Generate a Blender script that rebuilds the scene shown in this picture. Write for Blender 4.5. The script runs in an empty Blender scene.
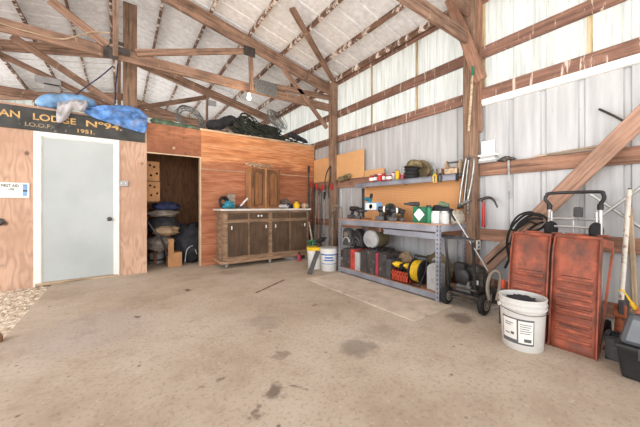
import bpy, math, random
from mathutils import Vector, Matrix, noise

# ------------------------------------------------------------------ camera geometry
FPX, CX, HY, CAMH = 280.0, 320.0, 206.0, 1.08
YAW = math.radians(35.26)
SN, CS = math.sin(YAW), math.cos(YAW)
C = bpy.context.scene.collection
V = Vector

def at(px, py, X=None, Y=None, Z=None):
    """real place (room axes: +Y into depth along the right wall, +X to the right wall) seen at a photo pixel"""
    a = (px - CX) / FPX; b = (HY - py) / FPX
    d = V((SN + CS * a, CS - SN * a, b))
    if X is not None: t = X / d.x
    elif Y is not None: t = Y / d.y
    else: t = (Z - CAMH) / d.z
    return V((d.x * t, d.y * t, CAMH + d.z * t))

def G(px, py): return at(px, py, Z=0.0)

# ------------------------------------------------------------------ materials
def lin(c):
    r = []
    for x in c:
        x = x / 255.0
        r.append(x / 12.92 if x <= 0.04045 else ((x + 0.055) / 1.055) ** 2.4)
    return (r[0], r[1], r[2], 1.0)

class NT:
    def __init__(s, name):
        s.m = bpy.data.materials.new(name); s.m.use_nodes = True
        s.t = s.m.node_tree; s.t.nodes.clear()
        s.out = s.n('ShaderNodeOutputMaterial')
    def n(s, typ, **kw):
        o = s.t.nodes.new(typ)
        for k, v in kw.items(): setattr(o, k, v)
        return o
    def l(s, a, b): s.t.links.new(a, b)
    def noise(s, vec, scale, detail=4, rough=0.6):
        o = s.n('ShaderNodeTexNoise'); o.inputs['Scale'].default_value = scale
        o.inputs['Detail'].default_value = detail; o.inputs['Roughness'].default_value = rough
        s.l(vec, o.inputs['Vector']); return o.outputs['Fac']
    def ramp(s, fac, stops):
        r = s.n('ShaderNodeValToRGB')
        e = r.color_ramp.elements
        while len(e) < len(stops): e.new(0.5)
        for i, (p, c) in enumerate(stops):
            e[i].position = p; e[i].color = c
        s.l(fac, r.inputs['Fac']); return r.outputs['Color']
    def mix(s, fac, a, b, typ='MIX'):
        o = s.n('ShaderNodeMix', data_type='RGBA', blend_type=typ)
        for sock, val in ((o.inputs['Factor'], fac), (o.inputs['A'], a), (o.inputs['B'], b)):
            pass
        cs = [i for i in o.inputs if i.type == 'RGBA']
        if isinstance(fac, (int, float)): o.inputs[0].default_value = fac
        else: s.l(fac, o.inputs[0])
        for sock, val in zip(cs, (a, b)):
            if isinstance(val, tuple): sock.default_value = val
            else: s.l(val, sock)
        return [q for q in o.outputs if q.type == 'RGBA'][0]
    def math(s, op, a, b=None, clamp=False):
        o = s.n('ShaderNodeMath', operation=op, use_clamp=clamp)
        for i, v in enumerate((a, b)):
            if v is None: continue
            if isinstance(v, (int, float)): o.inputs[i].default_value = v
            else: s.l(v, o.inputs[i])
        return o.outputs[0]
    def coords(s, scale=(1, 1, 1), randomise=True):
        tc = s.n('ShaderNodeTexCoord'); mp = s.n('ShaderNodeMapping')
        mp.inputs['Scale'].default_value = scale
        v = tc.outputs['Object']
        if randomise:
            oi = s.n('ShaderNodeObjectInfo')
            ad = s.n('ShaderNodeVectorMath', operation='ADD')
            mu = s.math('MULTIPLY', oi.outputs['Random'], 37.0)
            s.l(v, ad.inputs[0]); s.l(mu, ad.inputs[1]); v = ad.outputs[0]
        s.l(v, mp.inputs['Vector']); return mp.outputs['Vector']
    def bsdf(s, col, rough=0.6, metal=0.0, bump=None, bstr=0.2, bdist=0.01, spec=0.4):
        b = s.n('ShaderNodeBsdfPrincipled')
        if isinstance(col, tuple): b.inputs['Base Color'].default_value = col
        else: s.l(col, b.inputs['Base Color'])
        if isinstance(rough, (int, float)): b.inputs['Roughness'].default_value = rough
        else: s.l(rough, b.inputs['Roughness'])
        b.inputs['Metallic'].default_value = metal
        b.inputs['Specular IOR Level'].default_value = spec
        if bump is not None:
            bp = s.n('ShaderNodeBump'); bp.inputs['Strength'].default_value = bstr
            bp.inputs['Distance'].default_value = bdist
            s.l(bump, bp.inputs['Height']); s.l(bp.outputs[0], b.inputs['Normal'])
        s.l(b.outputs[0], s.out.inputs['Surface'])
        return s.m

def scl(c, k): return (min(255, c[0] * k), min(255, c[1] * k), min(255, c[2] * k))

def desat(c, f):
    g = 0.3 * c[0] + 0.59 * c[1] + 0.11 * c[2]
    return tuple(g + (x - g) * f for x in c)

def wood(name, base, grain=(1.2, 22, 22), dark=0.62, light=1.15, mott=None, rough=0.75, sat=0.74):
    k = NT(name); base = desat(base, sat)
    g = k.noise(k.coords(grain), 1.6, 5, 0.65)
    col = k.ramp(g, [(0.30, lin(scl(base, dark))), (0.52, lin(base)), (0.75, lin(scl(base, light)))])
    bl = k.noise(k.coords((1, 1, 1)), 3.0, 4)
    col = k.mix(k.math('MULTIPLY', k.math('SUBTRACT', bl, 0.45, True), 2.2, True), col, lin(scl(base, dark * 0.85)))
    if mott:
        mt = k.noise(k.coords(mott[1]), 1.0, 5, 0.75)
        f = k.ramp(mt, [(mott[2], (0, 0, 0, 1)), (mott[2] + 0.06, (1, 1, 1, 1))])
        col = k.mix(f, col, lin(mott[0]))
    oi = k.n('ShaderNodeObjectInfo')
    hv = k.n('ShaderNodeHueSaturation')
    k.l(k.math('ADD', k.math('MULTIPLY', oi.outputs['Random'], 0.25), 0.87), hv.inputs['Value'])
    k.l(col, hv.inputs['Color'])
    return k.bsdf(hv.outputs[0], rough, bump=g, bstr=0.25, bdist=0.004, spec=0.25)

def ply(name, base, ring=(4, 4, 0.9), dark=0.75, light=1.12, stain=None, sscale=0.7, spots=True):
    k = NT(name)
    v = k.coords(ring, False)
    g = k.noise(v, 1.3, 2, 0.5)
    w = k.math('FRACT', k.math('MULTIPLY', g, 9.0))
    w = k.math('ABSOLUTE', k.math('SUBTRACT', w, 0.5))
    fg = k.noise(k.coords((40, 40, 3), False), 1.0, 4)
    f = k.math('ADD', k.math('MULTIPLY', w, 0.9), k.math('MULTIPLY', fg, 0.6))
    col = k.ramp(f, [(0.15, lin(scl(base, dark))), (0.5, lin(base)), (0.9, lin(scl(base, light)))])
    if stain:
        sn = k.noise(k.coords((1, 1, 1.2), False), sscale, 5, 0.65)
        col = k.mix(k.ramp(sn, [(0.42, (0, 0, 0, 1)), (0.62, (1, 1, 1, 1))]), col, lin(stain))
    if spots:
        vo = k.n('ShaderNodeTexVoronoi'); vo.inputs['Scale'].default_value = 3.2
        k.l(k.coords((1, 1, 0.8), False), vo.inputs['Vector'])
        col = k.mix(k.ramp(vo.outputs['Distance'], [(0.05, (0.8, 0.8, 0.8, 1)), (0.10, (0, 0, 0, 1))]), col, lin(scl(base, 0.45)))
    return k.bsdf(col, 0.7, bump=fg, bstr=0.1, bdist=0.003, spec=0.25)

def paint(name, base, var=0.85, scale=6.0, rough=0.5, metal=0.0, dirt=None, dthr=0.6, dscale=9.0, bstr=0.05, spec=0.4, dsc=(1, 1, 1), dwid=0.08):
    k = NT(name)
    n1 = k.noise(k.coords((1, 1, 1)), scale, 4)
    col = k.ramp(n1, [(0.3, lin(scl(base, var))), (0.7, lin(scl(base, 1 + (1 - var) * 0.5)))])
    if dirt:
        n2 = k.noise(k.coords(dsc), dscale, 6, 0.7)
        col = k.mix(k.ramp(n2, [(dthr, (0, 0, 0, 1)), (dthr + dwid, (1, 1, 1, 1))]), col, lin(dirt))
    return k.bsdf(col, rough, metal, bump=n1, bstr=bstr, bdist=0.004, spec=spec)

M = {}
M['post'] = wood('post_wood', (154, 116, 90), dark=0.5, sat=0.78)
M['truss'] = wood('truss_wood', (160, 118, 92), dark=0.5, sat=0.76, mott=((176, 146, 122), (14, 4, 4), 0.62))
M['girt'] = wood('girt_wood', (146, 100, 80), dark=0.6, mott=((206, 184, 170), (17, 2, 2), 0.57), sat=0.76)
M['girt_clean'] = wood('girt_clean_wood', (176, 124, 96), dark=0.62, sat=0.8)
M['purlin'] = wood('purlin_wood', (126, 92, 72), dark=0.45, mott=((226, 212, 200), (9, 4, 4), 0.52), sat=.9)
M['brace'] = wood('brace_wood', (186, 140, 114), dark=0.68, sat=.82)
M['palewood'] = wood('pale_wood', (205, 170, 130))
M['greywood'] = wood('weathered_wood', (160, 138, 118))
M['batten'] = wood('batten_wood', (208, 178, 128))
M['ply_pink'] = ply('pink_plywood', (202, 166, 142), dark=.8, light=1.08, stain=(186, 148, 124))
M['ply_red'] = ply('red_brown_plywood', (166, 110, 80), ring=(1.2, 4, 4), stain=(142, 90, 66))
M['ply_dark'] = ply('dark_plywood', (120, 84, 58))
M['ply_edge'] = paint('plywood_edge', (214, 186, 152))
# right-hand partition: orange band on top, red-brown sheets below
k = NT('orange_plywood')
vz = k.n('ShaderNodeTexCoord'); sp = k.n('ShaderNodeSeparateXYZ'); k.l(vz.outputs['Object'], sp.inputs[0])
g = k.noise(k.coords((1.0, 4, 7), False), 2.2, 5, 0.6)
f2 = k.noise(k.coords((3, 20, 45), False), 1.0, 4)
co = k.ramp(g, [(0.3, lin((186, 118, 76))), (0.5, lin((214, 146, 98))), (0.72, lin((230, 174, 128)))])
cr = k.ramp(g, [(0.3, lin((148, 90, 64))), (0.5, lin((178, 116, 84))), (0.72, lin((198, 140, 106)))])
hgt = k.math('ADD', sp.outputs['Z'], k.math('MULTIPLY', k.math('SUBTRACT', g, 0.5), 0.45))
band = k.ramp(hgt, [(0.62, (0, 0, 0, 1)), (0.72, (1, 1, 1, 1))])
co2 = k.mix(band, cr, co)
co2 = k.mix(k.ramp(f2, [(0.35, (0.55, 0.55, 0.55, 1)), (0.6, (0, 0, 0, 1))]), co2, lin((130, 72, 46)))
ox = k.noise(k.coords((1, 1, 1), False), 5.0, 6, 0.75)
co2 = k.mix(k.ramp(ox, [(0.70, (0, 0, 0, 1)), (0.73, (1, 1, 1, 1))]), co2, lin((236, 216, 190)))
M['ply_orange'] = k.bsdf(co2, 0.65, bump=f2, bstr=0.1, bdist=0.003, spec=0.25)
M['board_tan'] = paint('tan_fibreboard', (222, 170, 118), 0.95, 3, 0.7)
# pegboard
k = NT('pegboard')
tc = k.n('ShaderNodeTexCoord'); sp = k.n('ShaderNodeSeparateXYZ'); k.l(tc.outputs['Object'], sp.inputs[0])
def cell(o): return k.math('SUBTRACT', k.math('FRACT', k.math('MULTIPLY', o, 39.4)), 0.5)
r2 = k.math('ADD', k.math('POWER', cell(sp.outputs['Y']), 2.0), k.math('POWER', cell(sp.outputs['Z']), 2.0))
M['pegboard'] = k.bsdf(k.ramp(r2, [(0.018, lin((120, 80, 50))), (0.03, lin((226, 166, 112)))]), 0.7)
# metal siding
def siding(name, base, dark, rough, metal, streak):
    k = NT(name)
    n1 = k.noise(k.coords((6, 6, 0.5), False), 2.0, 5, 0.6)
    col = k.ramp(n1, [(0.3, lin(dark)), (0.65, lin(base))])
    n2 = k.noise(k.coords((1, 1, 1), False), 14, 4, 0.8)
    col = k.mix(k.ramp(n2, [(0.66, (0, 0, 0, 1)), (0.72, (0.6, 0.6, 0.6, 1))]), col, lin(streak))
    return k.bsdf(col, rough, metal, spec=0.4)
M['siding'] = siding('galvanised_siding', (200, 200, 200), (172, 172, 173), 0.5, 0.15, (150, 146, 140))
M['roof'] = siding('white_roof_sheet', (232, 230, 228), (206, 203, 201), 0.55, 0.05, (150, 145, 140))
# translucent panels
k = NT('translucent_fibreglass')
n1 = k.noise(k.coords((14, 14, 0.7), False), 2.0, 5, 0.65)
col = k.ramp(n1, [(0.3, lin((206, 208, 200))), (0.6, lin((244, 245, 240)))])
tr = k.n('ShaderNodeBsdfTranslucent'); df = k.n('ShaderNodeBsdfDiffuse')
k.l(col, tr.inputs['Color']); k.l(col, df.inputs['Color'])
mx = k.n('ShaderNodeMixShader'); mx.inputs[0].default_value = 0.35
k.l(tr.outputs[0], mx.inputs[1]); k.l(df.outputs[0], mx.inputs[2]); k.l(mx.outputs[0], k.out.inputs['Surface'])
M['translucent'] = k.m
# concrete floor with stains, darker patches and a painted glow at left
k = NT('stained_concrete')
pv = k.coords((1, 1, 1), False)
n1 = k.noise(pv, 0.9, 6, 0.62); n2 = k.noise(pv, 5.0, 6, 0.7); n3 = k.noise(pv, 38, 4, 0.7)
col = k.ramp(n1, [(0.32, lin((166, 148, 130))), (0.5, lin((188, 172, 154))), (0.68, lin((200, 187, 172)))])
col = k.mix(k.ramp(n2, [(0.52, (0, 0, 0, 1)), (0.72, (0.55, 0.55, 0.55, 1))]), col, lin((158, 136, 116)))
col = k.mix(k.ramp(n3, [(0.52, (0, 0, 0, 1)), (0.72, (0.75, 0.75, 0.75, 1))]), col, lin((140, 122, 106)))
n4 = k.noise(pv, 16, 5, 0.75)
col = k.mix(k.ramp(n4, [(0.62, (0, 0, 0, 1)), (0.70, (0.6, 0.6, 0.6, 1))]), col, lin((134, 114, 98)))
col = k.mix(k.ramp(n4, [(0.30, (0.6, 0.6, 0.6, 1)), (0.40, (0, 0, 0, 1))]), col, lin((214, 202, 188)))
vs_ = k.n('ShaderNodeTexVoronoi'); vs_.inputs['Scale'].default_value = 4.5; k.l(pv, vs_.inputs['Vector'])
col = k.mix(k.ramp(vs_.outputs['Distance'], [(0.035, (0.7, 0.7, 0.7, 1)), (0.07, (0, 0, 0, 1))]), col, lin((96, 80, 68)))
wv = k.n('ShaderNodeVectorMath', operation='ADD')
nc = k.n('ShaderNodeTexNoise'); nc.inputs['Scale'].default_value = 9; nc.inputs['Detail'].default_value = 4
k.l(pv, nc.inputs['Vector'])
wsb = k.n('ShaderNodeVectorMath', operation='SUBTRACT'); wsb.inputs[1].default_value = (0.5, 0.5, 0.5)
wsc = k.n('ShaderNodeVectorMath', operation='SCALE'); wsc.inputs['Scale'].default_value = 0.22
k.l(nc.outputs['Color'], wsb.inputs[0]); k.l(wsb.outputs[0], wsc.inputs[0])
k.l(pv, wv.inputs[0]); k.l(wsc.outputs[0], wv.inputs[1])
FLC = V((1.435, 2.2, 0.0))
for (px, py, r, amt, c) in [(461, 318, 0.13, 0.75, (108, 96, 86)), (277, 391, 0.07, 0.75, (92, 76, 66)), (300, 388, 0.03, 0.6, (92, 76, 66)),
                       (358, 347, 0.15, 0.55, (112, 100, 90)), (383, 332, 0.17, 0.3, (130, 116, 104)), (255, 415, 0.035, 0.6, (92, 76, 66)),
                       (260, 407, 0.03, 0.55, (92, 76, 66)), (280, 354, 0.055, 0.45, (100, 86, 76)), (186, 290, 0.05, 0.85, (84, 66, 52)),
                       (137, 317, 0.045, 0.85, (78, 62, 50)), (222, 379, 0.03, 0.6, (96, 80, 70)), (220, 365, 0.02, 0.6, (90, 74, 64)),
                       (201, 388, 0.025, 0.5, (96, 80, 70)), (265, 322, 0.17, 0.3, (120, 106, 96)), (315, 305, 0.05, 0.7, (92, 76, 64)),
                       (457, 376, 0.025, 0.7, (88, 74, 64)), (90, 330, 0.5, 0.22, (150, 140, 150)), (300, 256, 0.25, 0.5, (110, 92, 78)), (230, 272, 0.2, 0.3, (120, 100, 84))]:  # wide bluish entry paints daylight glow; last two darken the floor at the cabinet
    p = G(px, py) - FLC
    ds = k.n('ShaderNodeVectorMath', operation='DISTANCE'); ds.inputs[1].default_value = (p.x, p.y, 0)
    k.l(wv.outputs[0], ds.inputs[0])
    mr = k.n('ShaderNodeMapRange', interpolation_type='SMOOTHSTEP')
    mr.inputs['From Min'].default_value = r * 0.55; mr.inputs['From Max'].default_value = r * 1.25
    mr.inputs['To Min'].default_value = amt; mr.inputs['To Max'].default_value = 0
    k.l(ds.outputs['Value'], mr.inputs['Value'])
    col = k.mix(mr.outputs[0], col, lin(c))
M['concrete'] = k.bsdf(col, 0.8, bump=n3, bstr=0.15, bdist=0.004, spec=0.25)
k = NT('gravel'); pv = k.coords((1, 1, 1), False)
vo = k.n('ShaderNodeTexVoronoi'); vo.inputs['Scale'].default_value = 28; k.l(pv, vo.inputs['Vector'])
sv = k.n('ShaderNodeSeparateColor'); k.l(vo.outputs['Color'], sv.inputs[0])
col = k.ramp(sv.outputs[0], [(0.0, lin((176, 154, 130))), (0.5, lin((220, 202, 178))), (1.0, lin((240, 230, 216)))])
col = k.mix(k.ramp(vo.outputs['Distance'], [(0.45, (0, 0, 0, 1)), (0.8, (0.5, 0.5, 0.5, 1))]), col, lin((140, 116, 94)))
M['gravel'] = k.bsdf(col, 0.9, bump=vo.outputs['Distance'], bstr=0.4, bdist=-0.015)

M['white'] = paint('white_paint', (238, 236, 230), 0.95)
M['door'] = paint('grey_door_paint', (182, 187, 186), 0.95, 1.5, 0.4, dirt=(170, 168, 162), dthr=0.64)
M['black'] = paint('black_plastic', (44, 43, 44), 0.7, 10, 0.45)
M['rubber'] = paint('black_rubber', (38, 37, 37), 0.8, 10, 0.8)
M['dkgrey'] = paint('dark_grey_plastic', (78, 76, 76), 0.8, 9, 0.55, dirt=(120, 110, 100), dthr=0.66)
M['case_black'] = paint('case_black_plastic', (70, 65, 63), 0.65, 9, 0.5, dirt=(140, 122, 106), dthr=0.60)
M['case_red'] = paint('case_red_plastic', (190, 70, 62), 0.8, 9, 0.5, dirt=(120, 60, 50), dthr=0.66)
M['pinkred'] = paint('crimson_plastic', (168, 62, 82), 0.8, 9, 0.5)
M['ltgrey'] = paint('light_grey_plastic', (176, 175, 174), 0.85, 6, 0.5, dirt=(110, 100, 92), dthr=0.66)
M['shelfgrey'] = paint('grey_enamelled_steel', (146, 148, 158), 0.85, 4, 0.45, 0.2, dirt=(110, 104, 102), dthr=0.64)
M['shelfdark'] = paint('shelf_shadow_steel', (92, 90, 94), 0.85, 4, 0.5, 0.2)
M['particle'] = paint('particle_board', (178, 134, 104), 0.8, 25, 0.8)
M['steel'] = paint('bare_steel', (150, 148, 144), 0.8, 12, 0.35, 0.8)
M['alu'] = paint('aluminium', (205, 205, 203), 0.88, 8, 0.35, 0.55)
M['dksteel'] = paint('dark_steel', (84, 78, 74), 0.7, 12, 0.45, 0.6)
M['zinc'] = paint('zinc_plate', (132, 132, 130), 0.8, 30, 0.4, 0.5)
M['rust'] = paint('rust', (158, 88, 56), 0.6, 14, 0.85, dirt=(92, 56, 42), dthr=0.58)
M['rustwhite'] = paint('flaking_white_paint', (222, 214, 202), 0.9, 8, 0.7, dirt=(140, 92, 66), dthr=0.55, dscale=14)
M['rampred'] = paint('worn_red_ramp_paint', (174, 94, 70), 0.66, 6, 0.6, dirt=(104, 72, 62), dthr=0.42, dwid=.3, dscale=7, dsc=(1, 1.2, 0.8), bstr=0.1)
M['ramprust'] = paint('rusted_ramp_slot', (96, 54, 42), 0.7, 10, 0.8)
M['cab'] = wood('dark_cabinet_wood', (158, 130, 106), grain=(3, 3, 16), dark=0.72, mott=((206, 196, 184), (5, 5, 4), 0.66), sat=1.1)
M['cabdoor'] = wood('dark_cabinet_door', (92, 74, 59), grain=(16, 6, 2), dark=0.8, mott=((214, 206, 196), (6, 6, 4), 0.68), sat=1.1)
M['oak'] = wood('brown_oak', (134, 92, 62), grain=(16, 6, 2), dark=0.7, mott=((210, 190, 165), (9, 9, 7), 0.73), sat=1.05)
M['oakside'] = wood('pale_oak_side', (186, 138, 98), grain=(16, 16, 2), dark=0.8, sat=1)
M['counter'] = paint('laminate_counter', (214, 206, 200), 0.9, 5, 0.35)
M['bucket'] = paint('white_bucket_plastic', (218, 216, 211), 0.95, 5, 0.4, dirt=(176, 168, 158), dthr=0.68)
M['blue'] = paint('blue_print', (40, 92, 170), 0.85)
M['yellow'] = paint('yellow_plastic', (236, 190, 40), 0.9, 8, 0.45)
M['cordyellow'] = paint('yellow_cord', (222, 184, 44), 0.85, 30, 0.5)
M['orange'] = paint('orange_plastic', (206, 82, 56), 0.85, 8, 0.5)
M['red'] = paint('red_paint', (186, 40, 38), 0.85, 8, 0.4)
M['green'] = paint('green_print', (34, 112, 78), 0.85, 8, 0.5)
M['teal'] = paint('teal_plastic', (44, 128, 146), 0.6, 8, 0.5)
M['ltblue'] = paint('light_blue_fabric', (128, 170, 212), 0.8, 8, 0.5)
M['tarp'] = paint('blue_tarp', (96, 142, 204), 0.6, 9, 0.35, dirt=(140, 132, 142), dthr=0.56, dscale=4, dwid=.12)
M['plasticbag'] = paint('grey_plastic_sheet', (196, 192, 194), 0.8, 7, 0.35)
M['cardboard'] = paint('cardboard', (178, 130, 88), 0.85, 5, 0.8)
M['signblack'] = paint('weathered_black_sign', (66, 65, 62), 0.7, 5, 0.6, dirt=(150, 144, 132), dthr=0.60, dscale=6, dsc=(1.4, 1, 0.5), dwid=.12)
M['gold'] = paint('gold_lettering', (216, 172, 108), 0.85, 12, 0.5, dirt=(120, 100, 76), dthr=0.66, dscale=16)
M['faded'] = paint('faded_gold_lettering', (168, 146, 112), 0.8, 12, 0.5)
M['ink'] = paint('black_print', (52, 52, 54), 0.9)
M['inkgrey'] = paint('grey_print', (96, 96, 98), 0.9)
M['greentarp'] = paint('green_tarp', (96, 116, 92), 0.6, 9, 0.6, dirt=(150, 160, 140), dthr=0.6)
M['darkcloth'] = paint('dark_cloth', (50, 49, 54), 0.65, 7, 0.85)
M['navy'] = paint('navy_cloth', (44, 52, 84), 0.65, 7, 0.85)
M['greycloth'] = paint('grey_cloth', (122, 112, 104), 0.7, 7, 0.9)
M['tancloth'] = paint('tan_cloth', (146, 122, 96), 0.7, 7, 0.9)
M['olive'] = paint('olive_canvas', (120, 106, 78), 0.7, 9, 0.9)
M['camo'] = paint('camouflage_cloth', (146, 128, 92), 0.7, 9, 0.9, dirt=(78, 72, 52), dthr=0.5, dscale=9)
M['netting'] = paint('dark_net', (58, 62, 56), 0.7, 9, 0.9)
M['wire'] = paint('galvanised_wire', (140, 140, 136), 0.8, 9, 0.4, 0.5)
M['paper'] = paint('paper', (236, 234, 228), 0.95, 5, 0.7)
M['grease'] = paint('greasy_engine', (70, 66, 64), 0.5, 16, 0.45, 0.3)
M['hose'] = paint('grey_hose', (150, 140, 126), 0.8, 10, 0.6)
M['mat'] = paint('worn_tan_sheet', (204, 188, 170), 0.88, 5, 0.85, dirt=(166, 146, 126), dthr=0.58, dscale=6)
M['hdark'] = paint('dark_hole', (28, 22, 18), 0.9)
k = NT('smoky_clear_plastic')
M['smoky'] = k.bsdf(k.ramp(k.noise(k.coords(), 4, 3), [(0.3, lin((56, 58, 62))), (0.7, lin((104, 108, 114)))]), 0.22, spec=0.6)
k = NT('lit_bulb'); em = k.n('ShaderNodeEmission'); em.inputs['Color'].default_value = (1, 0.82, 0.55, 1); em.inputs['Strength'].default_value = 14
k.l(em.outputs[0], k.out.inputs['Surface']); M['bulb'] = k.m

# ------------------------------------------------------------------ mesh building
def mw(o):
    m = o.matrix_basis.copy()
    if o.parent: m = mw(o.parent) @ o.matrix_parent_inverse @ m
    return m

def setprops(o, label=None, cat=None, group=None, kind=None):
    if label: o['label'] = label
    if cat: o['category'] = cat
    if group: o['group'] = group
    if kind: o['kind'] = kind
    return o

def thing(name, label, cat, loc=(0, 0, 0), group=None, kind=None):
    o = bpy.data.objects.new(name, None); C.objects.link(o)
    o.empty_display_size = 0.05; o.location = loc
    return setprops(o, label, cat, group, kind)

def place(o, Mw, parent=None):
    if parent:
        o.parent = parent; o.matrix_parent_inverse = mw(parent).inverted()
    o.matrix_basis = Mw
    return o

def copy_tree(o, parent=None):
    c = o.copy(); C.objects.link(c)
    if parent: c.parent = parent
    for ch in [q for q in bpy.data.objects if q.parent == o]: copy_tree(ch, c)
    return c

class MB:
    def __init__(s): s.v = []; s.f = []; s.mi = []; s.cur = 0; s.F = Matrix.Identity(4)
    def add(s, vs, fs):
        b = len(s.v); s.v += [s.F @ V(p) for p in vs]
        for f in fs: s.f.append([b + i for i in f]); s.mi.append(s.cur)
        return s
    def box(s, c, d, R=None):
        x, y, z = d[0] / 2, d[1] / 2, d[2] / 2
        vs = [V((i * x, j * y, q * z)) for q in (-1, 1) for j in (-1, 1) for i in (-1, 1)]
        if R is not None: vs = [R @ p for p in vs]
        c = V(c)
        return s.add([p + c for p in vs], [(0, 2, 3, 1), (4, 5, 7, 6), (0, 1, 5, 4), (2, 6, 7, 3), (0, 4, 6, 2), (1, 3, 7, 5)])
    def b2(s, lo, hi):
        lo, hi = V(lo), V(hi); return s.box((lo + hi) / 2, hi - lo)
    def taper(s, c, d0, d1, h):
        vs = []
        for (dx, dy), z in ((d0, 0), (d1, h)):
            vs += [(c[0] - dx / 2, c[1] - dy / 2, c[2] + z), (c[0] + dx / 2, c[1] - dy / 2, c[2] + z), (c[0] + dx / 2, c[1] + dy / 2, c[2] + z), (c[0] - dx / 2, c[1] + dy / 2, c[2] + z)]
        return s.add(vs, [(3, 2, 1, 0), (4, 5, 6, 7), (0, 1, 5, 4), (1, 2, 6, 5), (2, 3, 7, 6), (3, 0, 4, 7)])
    def bar(s, p0, p1, w, h, up=(0, 0, 1)):
        p0, p1 = V(p0), V(p1); x = (p1 - p0).normalized(); y = V(up).cross(x)
        if y.length < 1e-4: y = V((1, 0, 0)).cross(x)
        y.normalize(); z = x.cross(y)
        R = Matrix((x, y, z)).transposed()
        return s.box((p0 + p1) / 2, ((p1 - p0).length, w, h), R)
    def tube(s, pts, r, n=8, closed=False):
        pts = [V(p) for p in pts]; m = len(pts); vs = []; fs = []
        ref = None
        for i, p in enumerate(pts):
            a = pts[(i - 1) % m] if (closed or i > 0) else p
            b = pts[(i + 1) % m] if (closed or i < m - 1) else p
            t = (b - a).normalized()
            if ref is None:
                ref = V((0, 0, 1)) if abs(t.z) < 0.9 else V((1, 0, 0))
            u = (ref - t * ref.dot(t))
            if u.length < 1e-5: u = t.orthogonal()
            u.normalize(); w = t.cross(u); ref = u
            rr = r[i] if isinstance(r, (list, tuple)) else r
            for q in range(n):
                an = 2 * math.pi * q / n
                vs.append(p + u * math.cos(an) * rr + w * math.sin(an) * rr)
        for i in range(m if closed else m - 1):
            for q in range(n):
                fs.append((i * n + q, i * n + (q + 1) % n, ((i + 1) % m) * n + (q + 1) % n, ((i + 1) % m) * n + q))
        if not closed:
            fs.append(tuple(reversed(range(n)))); fs.append(tuple((m - 1) * n + q for q in range(n)))
        return s.add(vs, fs)
    def lathe(s, prof, c=(0, 0, 0), axis=(0, 0, 1), n=28, sq=1.0):
        z = V(axis).normalized(); x = z.orthogonal().normalized(); y = z.cross(x); c = V(c)
        vs = []; fs = []; m = len(prof)
        for (r, h) in prof:
            for q in range(n):
                an = 2 * math.pi * q / n
                vs.append(c + z * h + x * math.cos(an) * r + y * math.sin(an) * r * sq)
        for i in range(m - 1):
            for q in range(n):
                fs.append((i * n + q, i * n + (q + 1) % n, (i + 1) * n + (q + 1) % n, (i + 1) * n + q))
        if prof[0][0] > 1e-6: fs.append(tuple(reversed(range(n))))
        if prof[-1][0] > 1e-6: fs.append(tuple((m - 1) * n + q for q in range(n)))
        return s.add(vs, fs)
    def cyl(s, p0, p1, r, r1=None, n=20):
        p0, p1 = V(p0), V(p1); return s.lathe([(r, 0), (r if r1 is None else r1, (p1 - p0).length)], p0, p1 - p0, n)
    def prism(s, poly, ext):
        n = len(poly); e = V(ext); vs = [V(p) for p in poly] + [V(p) + e for p in poly]
        return s.add(vs, [tuple(reversed(range(n))), tuple(range(n, 2 * n))] + [(i, (i + 1) % n, n + (i + 1) % n, n + i) for i in range(n)])
    def patch(s, c, r, z0, z1, a0, a1, n=14, r1=None):
        """strip of a (conical) cylinder standing on c"""
        vs = []
        for i in range(n + 1):
            an = a0 + (a1 - a0) * i / n
            vs.append((c[0] + r * math.cos(an), c[1] + r * math.sin(an), c[2] + z0))
            q = r if r1 is None else r1
            vs.append((c[0] + q * math.cos(an), c[1] + q * math.sin(an), c[2] + z1))
        return s.add(vs, [(2 * i, 2 * i + 2, 2 * i + 3, 2 * i + 1) for i in range(n)])
    def grid(s, fn, nu, nv):
        vs = [fn(i / nu, j / nv) for i in range(nu + 1) for j in range(nv + 1)]
        return s.add(vs, [(i * (nv + 1) + j, (i + 1) * (nv + 1) + j, (i + 1) * (nv + 1) + j + 1, i * (nv + 1) + j + 1) for i in range(nu) for j in range(nv)])
    def blob(s, c, rad, amp=0.15, fr=3.0, seed=0, nu=28, nv=16, flat=None, boxy=1.0):
        c = V(c); vs = []; fs = []
        for j in range(nv + 1):
            th = math.pi * j / nv
            for i in range(nu):
                ph = 2 * math.pi * i / nu
                d = V((math.sin(th) * math.cos(ph), math.sin(th) * math.sin(ph), math.cos(th)))
                if boxy != 1.0: d = V([math.copysign(abs(q) ** boxy, q) for q in d])
                k = 1 + amp * noise.noise(d * fr + V((seed * 7.1, seed * 3.3, seed))) + amp * 0.5 * noise.noise(d * fr * 2.7 + V((seed, 9, seed * 2)))
                p = V((d.x * rad[0], d.y * rad[1], d.z * rad[2])) * k
                if flat is not None and p.z < -flat: p.z = -flat
                vs.append(c + p)
        for j in range(nv):
            for i in range(nu):
                fs.append((j * nu + i, (j + 1) * nu + i, (j + 1) * nu + (i + 1) % nu, j * nu + (i + 1) % nu))
        return s.add(vs, fs)
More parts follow.
